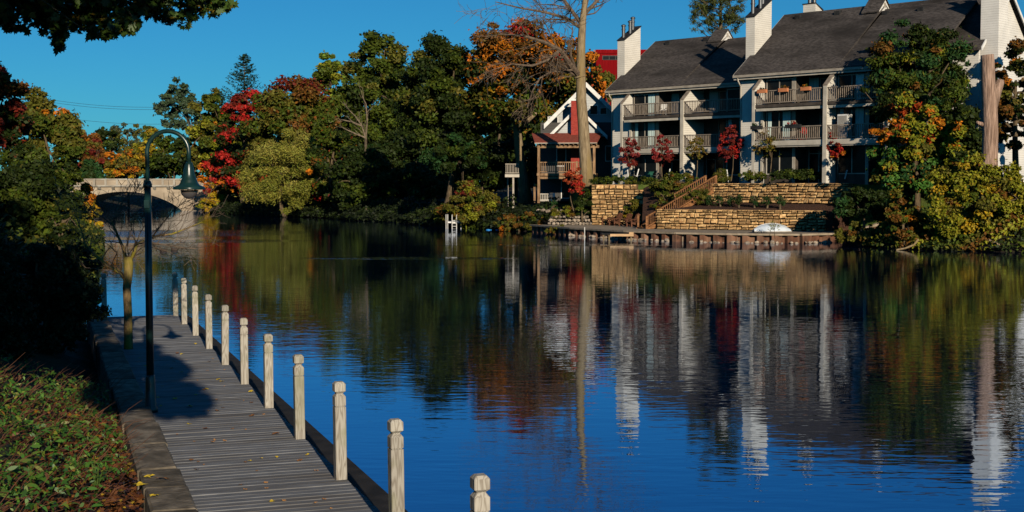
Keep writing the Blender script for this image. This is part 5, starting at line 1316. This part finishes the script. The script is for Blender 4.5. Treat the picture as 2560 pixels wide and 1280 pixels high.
for o_, t0, t1 in ((.60, 0.0, 1.0), (-.66, 0.55, 1.0)):
    part(st, 'handrail', MB().bar(dS * t0 + sd * o_ + z3 * .90, dS * t1 + sd * o_ + z3 * .90, .13, .07), 'cedar')
    part(st, 'bottom_rail', MB().bar(dS * t0 + sd * o_ + z3 * .14, dS * t1 + sd * o_ + z3 * .14, .05, .07), 'cedar')
    n_ = int(34 * (t1 - t0))
    for k in range(1, n_):
        link('baluster', bal_st, st, tuple(dS * (t0 + (t1 - t0) * k / n_) + sd * o_ + z3 * .12))
    for t in (t0, t1): part(st, 'newel_post', MB().box(*(lambda q: (q.x - .07, q.x + .07, q.y - .07, q.y + .07, q.z - .1, q.z + .92))(dS * t + sd * o_)), 'cedar')
part(st, 'newel_post', MB().box(*(lambda q: (q.x - .07, q.x + .07, q.y - .07, q.y + .07, q.z, q.z + .95))(sd * -.66 + dS * .02)), 'cedar')

# adirondack chairs
def garden_chair(label, p, rz):
    r = thing('garden_chair', label, 'chair', p, rz, 'brown slatted garden chairs on the promenade')
    for k in range(4): part(r, 'seat_slat', MB().bar((-.26, -.30 + k * .15, .36 - k * .035), (.26, -.30 + k * .15, .36 - k * .035), .13, .025), 'chair_wood')
    for k in range(5):
        x = -.22 + k * .11; part(r, 'back_slat', MB().bar((x, .20, .24), (x * 1.12, .52, 1.0 - abs(k - 2) * .04), .095, .022, (1, 0, 0)), 'chair_wood')
    for s_ in (-1, 1):
        part(r, 'armrest', MB().box(s_ * .33 - .06, s_ * .33 + .06, -.42, .34, .55, .575), 'chair_wood')
        part(r, 'leg', MB().box(s_ * .30 - .02, s_ * .30 + .02, -.38, -.27, 0, .549), 'chair_wood')
        part(r, 'leg', MB().bar((s_ * .27, -.34, .34), (s_ * .27, .52, .02), .03, .12), 'chair_wood')
for k, (px, py, rz_) in enumerate(((1486, 562, -25), (1520, 563, -52), (1538, 564, -55), (1563, 566, -48), (1582, 567, -60))):
    p = on(px, py, PROM_Z)
    garden_chair(['brown wooden garden chair nearest the ivy corner, facing the water', 'second brown garden chair from the ivy corner, turned right', 'third brown garden chair from the ivy corner, in the middle of the row', 'fourth brown garden chair from the ivy corner', 'last brown garden chair in the row, closest to the stairs'][k], tuple(p), rad(rz_))

# upturned boat
bc = on(1930, 582, PROM_Z)
bo = thing('rowing_boat', 'white rowing boat lying upside down on the promenade edge', 'boat', tuple(bc), rad(6))
secs = []; nS = 11
for i in range(nS):
    t = i / (nS - 1); x = -1.25 + 2.5 * t
    q_ = math.sin(math.pi * min(max((t + .06) / 1.1, .02), .98))
    w = .56 * q_ ** .55 + .02
    h = .50 * q_ ** .7 + .02
    secs.append([(x + .0, w * math.cos(a), .1 + h * max(0, math.sin(a)) ** 1.1) for a in np.linspace(0, math.pi, 11)])
v = [q for s_ in secs for q in s_]; f = [(i * 11 + k, i * 11 + k + 1, (i + 1) * 11 + k + 1, (i + 1) * 11 + k) for i in range(nS - 1) for k in range(10)]
f += [tuple(range(11)), tuple(range((nS - 1) * 11 + 10, (nS - 1) * 11 - 1, -1))]
part(bo, 'hull', MB().add(v, f), 'boat', smooth=True)
gw = MB()
for side in (0, 10):
    gw.tube([(s_[side][0], s_[side][1] * 1.04, .08) for s_ in secs], .045, 6)
part(bo, 'gunwale', gw, 'trim'); part(bo, 'bow_trim', MB().tube([(s_[0][0] + .02, s_[0][1] * 1.02, .16) for s_ in secs[-3:]] , .05, 6), 'boat_blue')
part(bo, 'keel', MB().tube([(s_[5][0], 0, s_[5][2] + .01) for s_ in secs[1:-1]], .025, 5), 'white')
T('sprig', 'leafy green sprig growing over the upturned white boat', 1938, 552, 582, 20, 84.6, [(YGREEN, 2), (GREEN, 1)], 160, .07, 10, .35, None, 90, 'plant', aspect=.25, shell=.1, base=.6, tr=.02)

# little jetty before the piling
p = on(1552, 602, 0.0)
jt = thing('small_jetty', 'small low jetty with a fresh timber edge in front of the piling', 'jetty', (p.x, p.y, 0))
part(jt, 'edge_board', MB().box(-.72, .86, -.06, .0, .30, .46), 'new_wood'); part(jt, 'edge_block', MB().box(.55, .86, .005, .2, .462, .58), 'new_wood')
for k in range(7): part(jt, 'plank', MB().box(-1.25 + k * .30, -.97 + k * .30, .004, 2.4, .40, .45), 'plank_edge')
for xx in (-1.15, -.78, .70): part(jt, 'pile', MB().tube([(xx, .1, -.8), (xx, .1, .40)], .05, 8), 'bark_pale')
part(jt, 'mooring_pole', MB().tube([(-2.4, .6, -.8), (-2.4, .6, .9)], .03, 6), 'galv')

# swimming ladder on a narrow dock
p = on(1131, 572, 0.0)
ld = thing('swim_ladder', 'small dock with a pale metal swimming ladder on the shaded bank', 'ladder', (p.x, p.y, 0))
part(ld, 'platform', MB().box(-.42, .75, 0, 2.6, .50, .62), 'white')
for xx in (-.40, -.55): part(ld, 'dock_pole', MB().tube([(xx, .05, -.8), (xx, .05, 1.25)], .035, 6), 'galv')
part(ld, 'dock_pole', MB().tube([(.72, .3, -.8), (.72, .3, .5)], .035, 6), 'galv')
for xx in (-.02, .36): part(ld, 'side_rail', MB().tube([(xx, -.1, -.6), (xx, -.1, 1.1), (xx, .1, 1.2)], .04, 6), 'galv')
for zz in (-.02, .22, .46, .72): part(ld, 'rung', MB().tube([(-.02, -.1, zz), (.36, -.1, zz)], .03, 6), 'galv')

for k, (px, lab) in enumerate(((1222, 'larger flat blue float lying at the waterline below the yellow bush'), (1243, 'smaller flat blue float at the waterline below the yellow bush'))):
    p = on(px, 575, 0); w = .26 if k == 0 else .15
    single('blue_float', lab, 'float', MB().blob((0, 0, .02), (w, .16, .06), 12, 6), 'blue_plastic', tuple(p), smooth=True)
# ducks
for k, (px, py, lab, rz_) in enumerate(((408, 628, 'dark duck swimming ahead, left of the other duck', 170), (436, 626, 'dark duck swimming behind under the orange leaf', 175))):
    p = on(px, py, 0); r = thing('duck', lab, 'duck', tuple(p), rad(rz_), 'two ducks on the water')
    part(r, 'body', MB().blob((0, 0, .05), (.22, .11, .10), 10, 6), 'duck', smooth=True)
    part(r, 'head', MB().blob((.19, 0, .22), (.06, .045, .05), 8, 5).tube([(.15, 0, .08), (.18, 0, .22)], [.05, .04], 6), 'duck', smooth=True)
    part(r, 'tail', MB().add([(-.18, -.05, .08), (-.18, .05, .08), (-.32, 0, .14), (-.2, 0, .04)], [(0, 1, 2), (0, 3, 1), (1, 3, 2), (2, 3, 0)]), 'duck')
# overhead cables
for k, (x0, y0, x1, y1, lab) in enumerate(((90, 244, 420, 268, 'upper thin overhead cable across the sky at left'), (90, 250, 420, 274, 'second overhead cable just below the upper one'), (150, 294, 480, 308, 'lowest overhead cable above the bridge trees'), (200, 372, 560, 384, 'dark cable crossing in front of the trees behind the bridge'))):
    Yc = 205 if k < 3 else 200
    a, b_ = at(x0, y0, Yc), at(x1, y1, Yc)
    mb = MB().tube([(b_ - a) * (i / 16) - Vector((0, 0, .5 * math.sin(math.pi * i / 16))) for i in range(17)], .022, 4)
    single('overhead_cable', lab, 'cable', mb, 'dark_metal', tuple(a), group='overhead cables')

# ================================================================ near things on the left bank
# street lamp
lp = deck_pt(0, 0); 
lb0 = on(377, 1030, DECK_Z + .005); LY = lb0.y
lm = thing('street_lamp', 'dark green gooseneck street lamp beside the boardwalk', 'lamp', tuple(lb0))
rl = lambda px, py: at(px, py, LY) - lb0
mpx = LY / F
part(lm, 'base', MB().lathe([(.10, 0), (.10, .05), (.075, .09), (.066, .40), (.060, .50), (.050, .53)], n=16), 'lamp_paint', smooth=True)
xp = rl(373, 640).x * 0.35
part(lm, 'pole', MB().lathe([(.052, .5), (.046, rl(370, 462).z)], n=16), 'lamp_paint', smooth=True)
zc = rl(370, 462).z
part(lm, 'collar', MB().lathe([(.048, zc - .04), (.062, zc - .03), (.062, zc + .01), (.045, zc + .05), (.034, zc + .06)], n=16), 'lamp_paint', smooth=True)
zA = rl(370, 380).z; RA = 52 * mpx
arm = [(0, 0, zc)] + [(0, 0, zA)] + [(RA - RA * math.cos(a), 0, zA + RA * math.sin(a)) for a in np.linspace(.12, math.pi, 18)] + [(2 * RA, 0, rl(470, 412).z)]
part(lm, 'gooseneck_arm', MB().tube(arm, .030, 12), 'lamp_paint', smooth=True)
hx_ = 2 * RA; z1 = rl(470, 408).z
def LZ(py): return rl(470, py).z
prof = [(.026, LZ(404)), (.05, LZ(408)), (.055, LZ(412)), (.07, LZ(422)), (.078, LZ(436)), (.10, LZ(448)), (.115, LZ(452)), (.118, LZ(456)), (.14, LZ(462)), (.215, LZ(468)), (.222, LZ(472)), (.21, LZ(474)), (.12, LZ(473))]
part(lm, 'shade', MB().lathe(prof[::-1], (hx_, 0, 0), 28), 'lamp_paint', smooth=True)
gl_ = [(.118 * math.cos(a), LZ(475) - .125 * math.sin(a)) for a in np.linspace(0, 1.5, 8)]
part(lm, 'globe', MB().lathe(gl_[::-1], (hx_, 0, 0), 24), 'globe', smooth=True)
part(lm, 'access_plate', MB().box(-.035, .035, -.062, -.045, rl(373, 520).z, rl(373, 500).z), 'lamp_paint')

# young bare tree at the boardwalk's inner edge
YT = 25.6; t0 = on(322, 872, DECK_Z); t0 = Vector((t0.x - .05, t0.y, .5)); YT = t0.y
by = thing('bare_sapling', 'small leafless tree with knobby twigs growing beside the lamp', 'tree', tuple(t0))
rt = lambda px, py, dy=0.0: at(px, py, YT + dy) - t0
mb = MB(); rngt = np.random.default_rng(31)
mb.tube([Vector((rt(322, 872).x, 0, -.2)), rt(321, 860), rt(320, 780), rt(317, 720), rt(320, 690), rt(322, 660), rt(320, 642)], [.10, .085, .078, .078, .085, .085, .08], 10)
tw = MB()
def near_limb(pts, r0, tw_n=3, depth=2, L=.55, dys=None):
    tw_n += 2; depth += 1
    q = [rt(*p_, (dys[i] if dys else 0)) for i, p_ in enumerate(pts)]; n = len(q)
    rr__ = [max(.006, r0 * (1 - .8 * i / (n - 1))) for i in range(n)]
    (mb if r0 > .03 else tw).tube(q, rr__, 8 if r0 > .03 else 5)
    for i in range(1, n):
        for k in range(tw_n):
            p_ = q[i - 1].lerp(q[i], rngt.random()); d = (q[i] - q[i - 1]).normalized()
            side = Vector(rngt.normal(size=3)); side = (side - d * side.dot(d)).normalized()
            grow(tw, p_, d * .8 + side * .6, L * rngt.uniform(.5, 1.2), max(.006, rr__[i] * .45), depth - 1, rngt, .6, .04, 4, (1, 2), .0055, .22)
near_limb([(318, 705), (300, 680), (270, 665), (240, 640), (212, 610), (205, 580), (190, 540)], .045, 1, 2, .5)
near_limb([(316, 655), (308, 620), (295, 590), (283, 565), (278, 545)], .04, 2, 2, .6)
near_limb([(325, 655), (335, 630), (342, 610), (362, 602), (390, 590), (430, 585), (470, 570), (505, 555)], .04, 2, 2, .6, [0, 0, 0, .2, .4, .5, .5, .6])
near_limb([(342, 610), (370, 605), (410, 612), (450, 618), (490, 622)], .02, 2, 2, .45, [0, .2, .3, .4, .4])
near_limb([(380, 592), (405, 560), (430, 530), (460, 505), (490, 495)], .018, 3, 2, .5, [.3, .4, .5, .6, .6])
near_limb([(283, 565), (290, 530), (310, 500), (340, 480), (350, 455)], .02, 3, 2, .6, [0, .1, .2, .3, .3])
near_limb([(283, 565), (260, 545), (235, 530), (215, 500)], .02, 3, 2, .6)
near_limb([(278, 548), (300, 538), (340, 536), (370, 532)], .016, 2, 2, .5)
part(by, 'trunk', mb, 'bark_young', smooth=True)
part(by, 'twigs', tw, 'twig', kind='stuff')

# dark rounded shrub and its neighbours in the shade
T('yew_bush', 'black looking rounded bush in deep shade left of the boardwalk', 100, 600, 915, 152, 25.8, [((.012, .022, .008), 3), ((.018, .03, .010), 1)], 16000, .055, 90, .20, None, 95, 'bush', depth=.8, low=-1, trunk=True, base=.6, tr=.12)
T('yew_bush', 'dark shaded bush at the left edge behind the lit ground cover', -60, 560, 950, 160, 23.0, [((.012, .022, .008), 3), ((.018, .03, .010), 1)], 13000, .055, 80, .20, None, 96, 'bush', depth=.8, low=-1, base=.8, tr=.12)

# overhanging maple: its trunk stands left of the frame
MT = Vector((-8.5, 8.5, 0)); MT.z = ground_z(MT.x, MT.y)
mp_ = thing('maple_tree', 'maple whose dark leafy boughs hang into the top left corner', 'tree', tuple(MT))
rngm = np.random.default_rng(17)
cents, rads_ = [], []
while len(cents) < 190:
    d = unit(1, rngm)[0]; q = np.array([-6.6, 8.0, 9.0]) + d * np.array([4.5, 7.5, 5.0]) * (rngm.random() ** .45)
    r_ = rngm.uniform(.7, 1.25)
    if q[2] - r_ < 4.15 + .1412 * max(q[1] + r_, 0) and q[0] + r_ > -.39 * (q[1] + r_) - .4: continue
    if q[2] - r_ < max(4.4, .33 * (19.8 - q[1]) + 1.2): continue
    if q[1] < 1.0: continue
    cents.append(q); rads_.append(r_)
for Zc in np.arange(1.4, 8.8, .8):
    for Xs in list(np.arange(-14.4, -6.7, 1.0)) + [-6.4, -5.9, -5.4, -5.05]:      # where its shadow falls 20 m out
        Xc = Xs + .287 * (20 - Zc)
        r_ = rngm.uniform(.6, .95) if Xs < -6.6 else rngm.uniform(.32, .45)
        if Xs > -5.2 and rngm.random() < .5: continue
        zb = max(.334 * ((16.3 if Xs > -6.2 else 19.4) - Zc) + .9, 4.1 + .1412 * (Zc + r_) if Xc + r_ > -.39 * (Zc + r_) - .6 else 0)
        cents.append(np.array([Xc + rngm.uniform(-.3, .3), Zc, zb + r_ + .1 + rngm.uniform(0, .4)])); rads_.append(r_)
bough = [(10, 15, 42, 16.5), (25, 60, 22, 16.4), (90, 18, 48, 16.8), (130, 55, 40, 16.6), (150, 90, 26, 16.5), (148, 122, 12, 16.5), (60, 75, 14, 16.4), (190, 30, 55, 16.9), (250, 40, 48, 16.7), (230, 88, 18, 16.5), (270, 78, 24, 16.6), (310, 60, 34, 17.0), (340, 62, 14, 17.0),
         (330, 12, 46, 17.2), (390, 12, 42, 17.4), (420, 40, 24, 17.4), (460, 48, 22, 17.5), (480, 15, 34, 17.6), (530, 14, 32, 17.7), (570, 10, 18, 17.8), (400, -30, 60, 17.2), (250, -30, 70, 16.6), (100, -30, 80, 16.5), (520, -30, 50, 17.5), (-40, 20, 60, 16.0)]
for px, py, rpx, Yd in bough:
    p = at(px, py, Yd); cents.append(np.array(p)); rads_.append(rpx / F * Yd)
cents = np.array(cents); rads_ = np.array(rads_)
nb = len(bough)
cnt = np.concatenate([np.full(len(cents) - nb, 170), np.maximum(14, (np.array([b_[2] for b_ in bough]) ** 2 * .075)).astype(int)])
idx = np.repeat(np.arange(len(cents)), cnt); n = len(idx)
pos = cents[idx] + unit(n, rngm) * (rads_[idx] * rngm.random(n) ** .4)[:, None]
nrm = unit(n, rngm) * .8 + np.array([.1, -.2, .5]); nrm /= np.linalg.norm(nrm, axis=1, keepdims=True)
# five-lobed leaf outline
lobe = np.array([(0, -.95), (.10, -.45), (.55, -.55), (.40, -.20), (.95, .10), (.55, .28), (.62, .62), (.25, .48), (0, 1.0), (-.25, .48), (-.62, .62), (-.55, .28), (-.95, .10), (-.40, -.20), (-.55, -.55), (-.10, -.45)])
tt = np.cross(nrm, rngm.normal(size=(n, 3))); tt /= np.linalg.norm(tt, axis=1, keepdims=True); bb = np.cross(nrm, tt)
sz = rngm.uniform(.05, .085, (n, 1, 1)); sz[: int(cnt[:len(cents) - nb].sum())] *= 2.2
fold = np.abs(lobe[:, 0]) * .35
V = pos[:, None] + (tt[:, None] * lobe[None, :, :1] + bb[:, None] * lobe[None, :, 1:] + nrm[:, None] * fold[None, :, None]) * sz
cc = np.array([.035, .065, .010]) * rngm.uniform(.6, 1.5, (n, 1)); yl = rngm.random(n) < .08; cc[yl] = np.array([.16, .11, .012])
me = quads_to_mesh('crown', (V - np.array(MT)).reshape(-1, 3), len(lobe), n, cc, M['leaf_near'])
link('crown', me, mp_)
mb = MB().tube([(0, 0, -.3), (.1, .1, 2.5), (.2, .3, 5.5), (.2, .3, 9)], [.38, .32, .28, .15], 10)
for k in rngm.choice(len(cents) - nb, 30, replace=False):
    q = Vector(cents[k]) - MT; a = Vector((.2, .3, min(8.5, max(3.5, q.z - 2.5))))
    mb.tube(limb_path(a, q, .3, rngm, 4), [.10, .08, .06, .04, .015], 5)
for k in range(len(cents) - nb, len(cents), 3):
    q = Vector(cents[k]) - MT
    mb.tube(limb_path(Vector((.2, .3, 7.5)), q, 2.2, rngm, 7), [.09, .075, .06, .045, .03, .02, .012, .005], 5)
part(mp_, 'trunk', mb, 'bark')

# ground cover: leafy stems lit by the sun, over brown leaf litter
rngg = np.random.default_rng(55)
n = 30000
t = rngg.uniform(-6, 10.0, n); u = 2.16 + rngg.random(n) ** .9 * 6.2
keep = (u > 2.16 + np.clip((3.3 - t) * .36, 0, 1.2) * (.55 + .6 * rngg.random(n))); t, u = t[keep], u[keep]; n = len(t)
gxy = np.array([P0.x, P0.y]) + t[:, None] * np.array([DK.x, DK.y]) + u[:, None] * np.array([DL.x, DL.y])
gh = terrain_h(gxy[:, 0], gxy[:, 1])
mound = .5 + .5 * np.sin(gxy[:, 0] * 2.1 + 1) * np.cos(gxy[:, 1] * 1.7)
hh = (np.clip((u - 2.16) * .5 + .06, 0, 1) * (.18 + .50 * mound) + np.clip(u - 3.2, 0, 2.5) * .17) * rngg.random(n) ** .35
pos = np.column_stack([gxy, np.maximum(gh, .52) + .05 + hh])
nrm = rngg.normal(size=(n, 3)) * .5 + np.array([0.1, -.35, .75]); nrm /= np.linalg.norm(nrm, axis=1, keepdims=True)
pal = np.array([(.036, .10, .016), (.058, .135, .016), (.10, .15, .02), (.15, .16, .022), (.10, .035, .012), (.22, .10, .012)])
ci = rngg.choice(6, size=n, p=[.38, .31, .17, .07, .05, .02])
cc = pal[ci] * rngg.uniform(.6, 1.4, (n, 1))
leafo = np.array([(0, -1), (.30, -.45), (.38, 0), (.24, .5), (0, 1), (-.24, .5), (-.38, 0), (-.30, -.45)])
tt = np.cross(nrm, rngg.normal(size=(n, 3))); tt /= np.linalg.norm(tt, axis=1, keepdims=True); bb = np.cross(nrm, tt)
bb = bb * .85 + np.array([.25, .3, -.15])
sz = (.016 + .046 * rngg.random((n, 1, 1)) ** 1.6)
V = pos[:, None] + (tt[:, None] * leafo[None, :, :1] + bb[:, None] * leafo[None, :, 1:] + nrm[:, None] * (np.abs(leafo[:, 0]) * .5 - np.abs(leafo[:, 1]) ** 2 * .25)[None, :, None]) * sz
gme = quads_to_mesh('ground_cover', V.reshape(-1, 3), 8, n, cc, M['leaf_near'])
tag(link('ground_cover', gme), 'low green leafy ground cover with red stems, lit by the sun', 'ground cover', None, 'stuff')
sm = MB(); rr3 = random.Random(8)
for k in range(2600):
    i = rr3.randrange(n); b_ = Vector(pos[i]); b_.z = max(float(np.maximum(gh[i], .5)), b_.z - .25)
    a = rr3.uniform(-.5, .9); L = rr3.uniform(.25, .6); e = b_ + Vector((math.cos(a) * L * .8, math.sin(a) * L * .5, L * rr3.uniform(.25, .95)))
    m_ = b_.lerp(e, .5) + Vector((0, 0, .06)); sm.tube([b_, m_, e], [.0045, .004, .002], 3, cap=False)
M['stem'] = noise_mat('red stems', (.09, .035, .02), (.22, .10, .055), scale=3, rough=.7)
tag(link('shrub_stems', sm.mesh('shrub_stems', M['stem'])), 'thin reddish brown stems leaning through the ground cover', 'stems', None, 'stuff')
# litter on the bare soil by the kerb and loose leaves on the planks
def flat_leaf(seed, s):
    r_ = random.Random(seed); v = [(x * s * r_.uniform(.8, 1.15), y * s * r_.uniform(.8, 1.15), s * r_.uniform(.02, .38)) for x, y in lobe]
    return MB().add(v, [tuple(range(16))])
n = 5200
t = rngg.uniform(-4, 9, n); u = 2.15 + np.abs(rngg.normal(size=n)) * .62
gxy = np.array([P0.x, P0.y]) + t[:, None] * np.array([DK.x, DK.y]) + u[:, None] * np.array([DL.x, DL.y])
pos = np.column_stack([gxy, np.maximum(terrain_h(gxy[:, 0], gxy[:, 1]), .5) + rngg.uniform(.02, .10, n)])
nrm = rngg.normal(size=(n, 3)) * .35 + np.array([0, -.1, 1]); nrm /= np.linalg.norm(nrm, axis=1, keepdims=True)
pal = np.array([(.13, .045, .015), (.20, .08, .02), (.08, .03, .012), (.34, .22, .02)]); cc = pal[rngg.choice(4, size=n, p=[.42, .28, .25, .05])] * rngg.uniform(.6, 1.3, (n, 1))
tt = np.cross(nrm, rngg.normal(size=(n, 3))); tt /= np.linalg.norm(tt, axis=1, keepdims=True); bb = np.cross(nrm, tt); sz = rngg.uniform(.02, .05, (n, 1, 1))
V = pos[:, None] + (tt[:, None] * lobe[None, :, :1] + bb[:, None] * lobe[None, :, 1:] + nrm[:, None] * fold[None, :, None]) * sz
tag(link('leaf_litter', quads_to_mesh('leaf_litter', V.reshape(-1, 3), 16, n, cc, M['leaf_near'])), 'brown fallen leaf litter along the kerb', 'leaf litter', None, 'stuff')

for nm_, c1, c2 in (('leaf_yellow', (.50, .34, .02), (.62, .46, .04)), ('leaf_brown', (.14, .06, .02), (.26, .12, .04)), ('leaf_orange', (.38, .17, .05), (.50, .26, .09))):
    M[nm_] = noise_mat(nm_, c1, c2, scale=20, rough=.7)
LV = [(flat_leaf(k, s).mesh('fallen_leaf', M[m_])) for k, (s, m_) in enumerate(((.042, 'leaf_yellow'), (.05, 'leaf_yellow'), (.05, 'leaf_brown'), (.06, 'leaf_brown'), (.028, 'leaf_orange'), (.034, 'leaf_orange')))]
LL = ['yellow fallen leaf lying on the boardwalk planks', 'yellow fallen leaf lying on the boardwalk planks', 'curled brown fallen leaf lying on the boardwalk planks', 'curled brown fallen leaf lying on the boardwalk planks', 'small orange fallen leaf lying on the boardwalk planks', 'small orange fallen leaf lying on the boardwalk planks']
rl_ = random.Random(12)
named = [(443, 884, 2), (455, 886, 0), (452, 932, 0), (547, 950, 0), (555, 955, 0), (468, 963, 2), (510, 975, 2), (517, 974, 0), (488, 988, 0), (628, 980, 0), (436, 998, 1), (474, 1017, 1), (473, 1062, 1), (541, 1000, 5), (543, 1028, 2), (630, 1040, 2), (660, 1037, 4), (690, 1086, 3), (490, 860, 0), (770, 1138, 1), (582, 1073, 4), (643, 1178, 4), (613, 1225, 5), (680, 1255, 1), (790, 1178, 4), (665, 1208, 4), (515, 1073, 2), (532, 1106, 5), (562, 1103, 4)]
for k in range(95):
    if k < len(named): px, py, w = named[k]; p = on(px, py, DECK_Z)
    else:
        w = rl_.choice((4, 5, 4, 5, 2, 0)); p = deck_pt(rl_.uniform(-1.5, 14), rl_.uniform(.12, DECK_W - .1))
    o = link('fallen_leaf', LV[w], None, (p.x, p.y, DECK_Z + .006)); o.rotation_euler = (rl_.uniform(-.2, .2), rl_.uniform(-.2, .2), rl_.uniform(0, 6.3)); s_ = rl_.uniform(.8, 1.25) * (1 if k < len(named) else .75); o.scale = (s_, s_, s_)
    tag(o, LL[w], 'leaf', ('yellow leaves', 'yellow leaves', 'brown leaves', 'brown leaves', 'orange leaves', 'orange leaves')[w] + ' fallen on the boardwalk')
for k, (px, py, lab) in enumerate(((370, 1192, 'yellow maple leaf near the middle of the kerb end'), (352, 1212, 'yellow maple leaf on the edge of the kerb stone'), (402, 1198, 'brown orange maple leaf lying on the kerb stone'), (385, 1240, 'large pale yellow leaf at the corner of the kerb'))):
    p = on(px, py, DECK_Z + .115)
    o = link('fallen_leaf', LV[1 if k != 2 else 3], None, tuple(p)); o.scale = (1.5, 1.5, 1.2); o.rotation_euler = (.1, -.1, k * 1.7)
    tag(o, lab, 'leaf', 'leaves fallen on the kerb')

# a few grass tufts on the bare soil by the kerb
rg = random.Random(71)
for k, (t_, u_, lab) in enumerate(((2.6, 2.55, 'small tuft of green grass blades on the brown soil by the kerb'), (3.3, 2.75, 'second grass tuft further along the soil beside the kerb'))):
    b_ = deck_pt(t_, u_, 0); b_.z = max(ground_z(b_.x, b_.y), .5); mb = MB()
    for j in range(11):
        a = rg.uniform(0, 6.3); L = rg.uniform(.22, .45); w_ = .007; d = Vector((math.cos(a), math.sin(a), 0)); sd_ = Vector((-d.y, d.x, 0)) * w_
        p0 = d * .02; p1 = d * L * .25 + Vector((0, 0, L * .7)); p2 = d * L * .6 + Vector((0, 0, L * .85))
        mb.add([p0 - sd_, p0 + sd_, p1 + sd_, p1 - sd_, p2], [(0, 1, 2, 3), (3, 2, 4)])
    single('grass_tuft', lab, 'grass', mb, 'lawn', tuple(b_), group='grass tufts by the kerb')
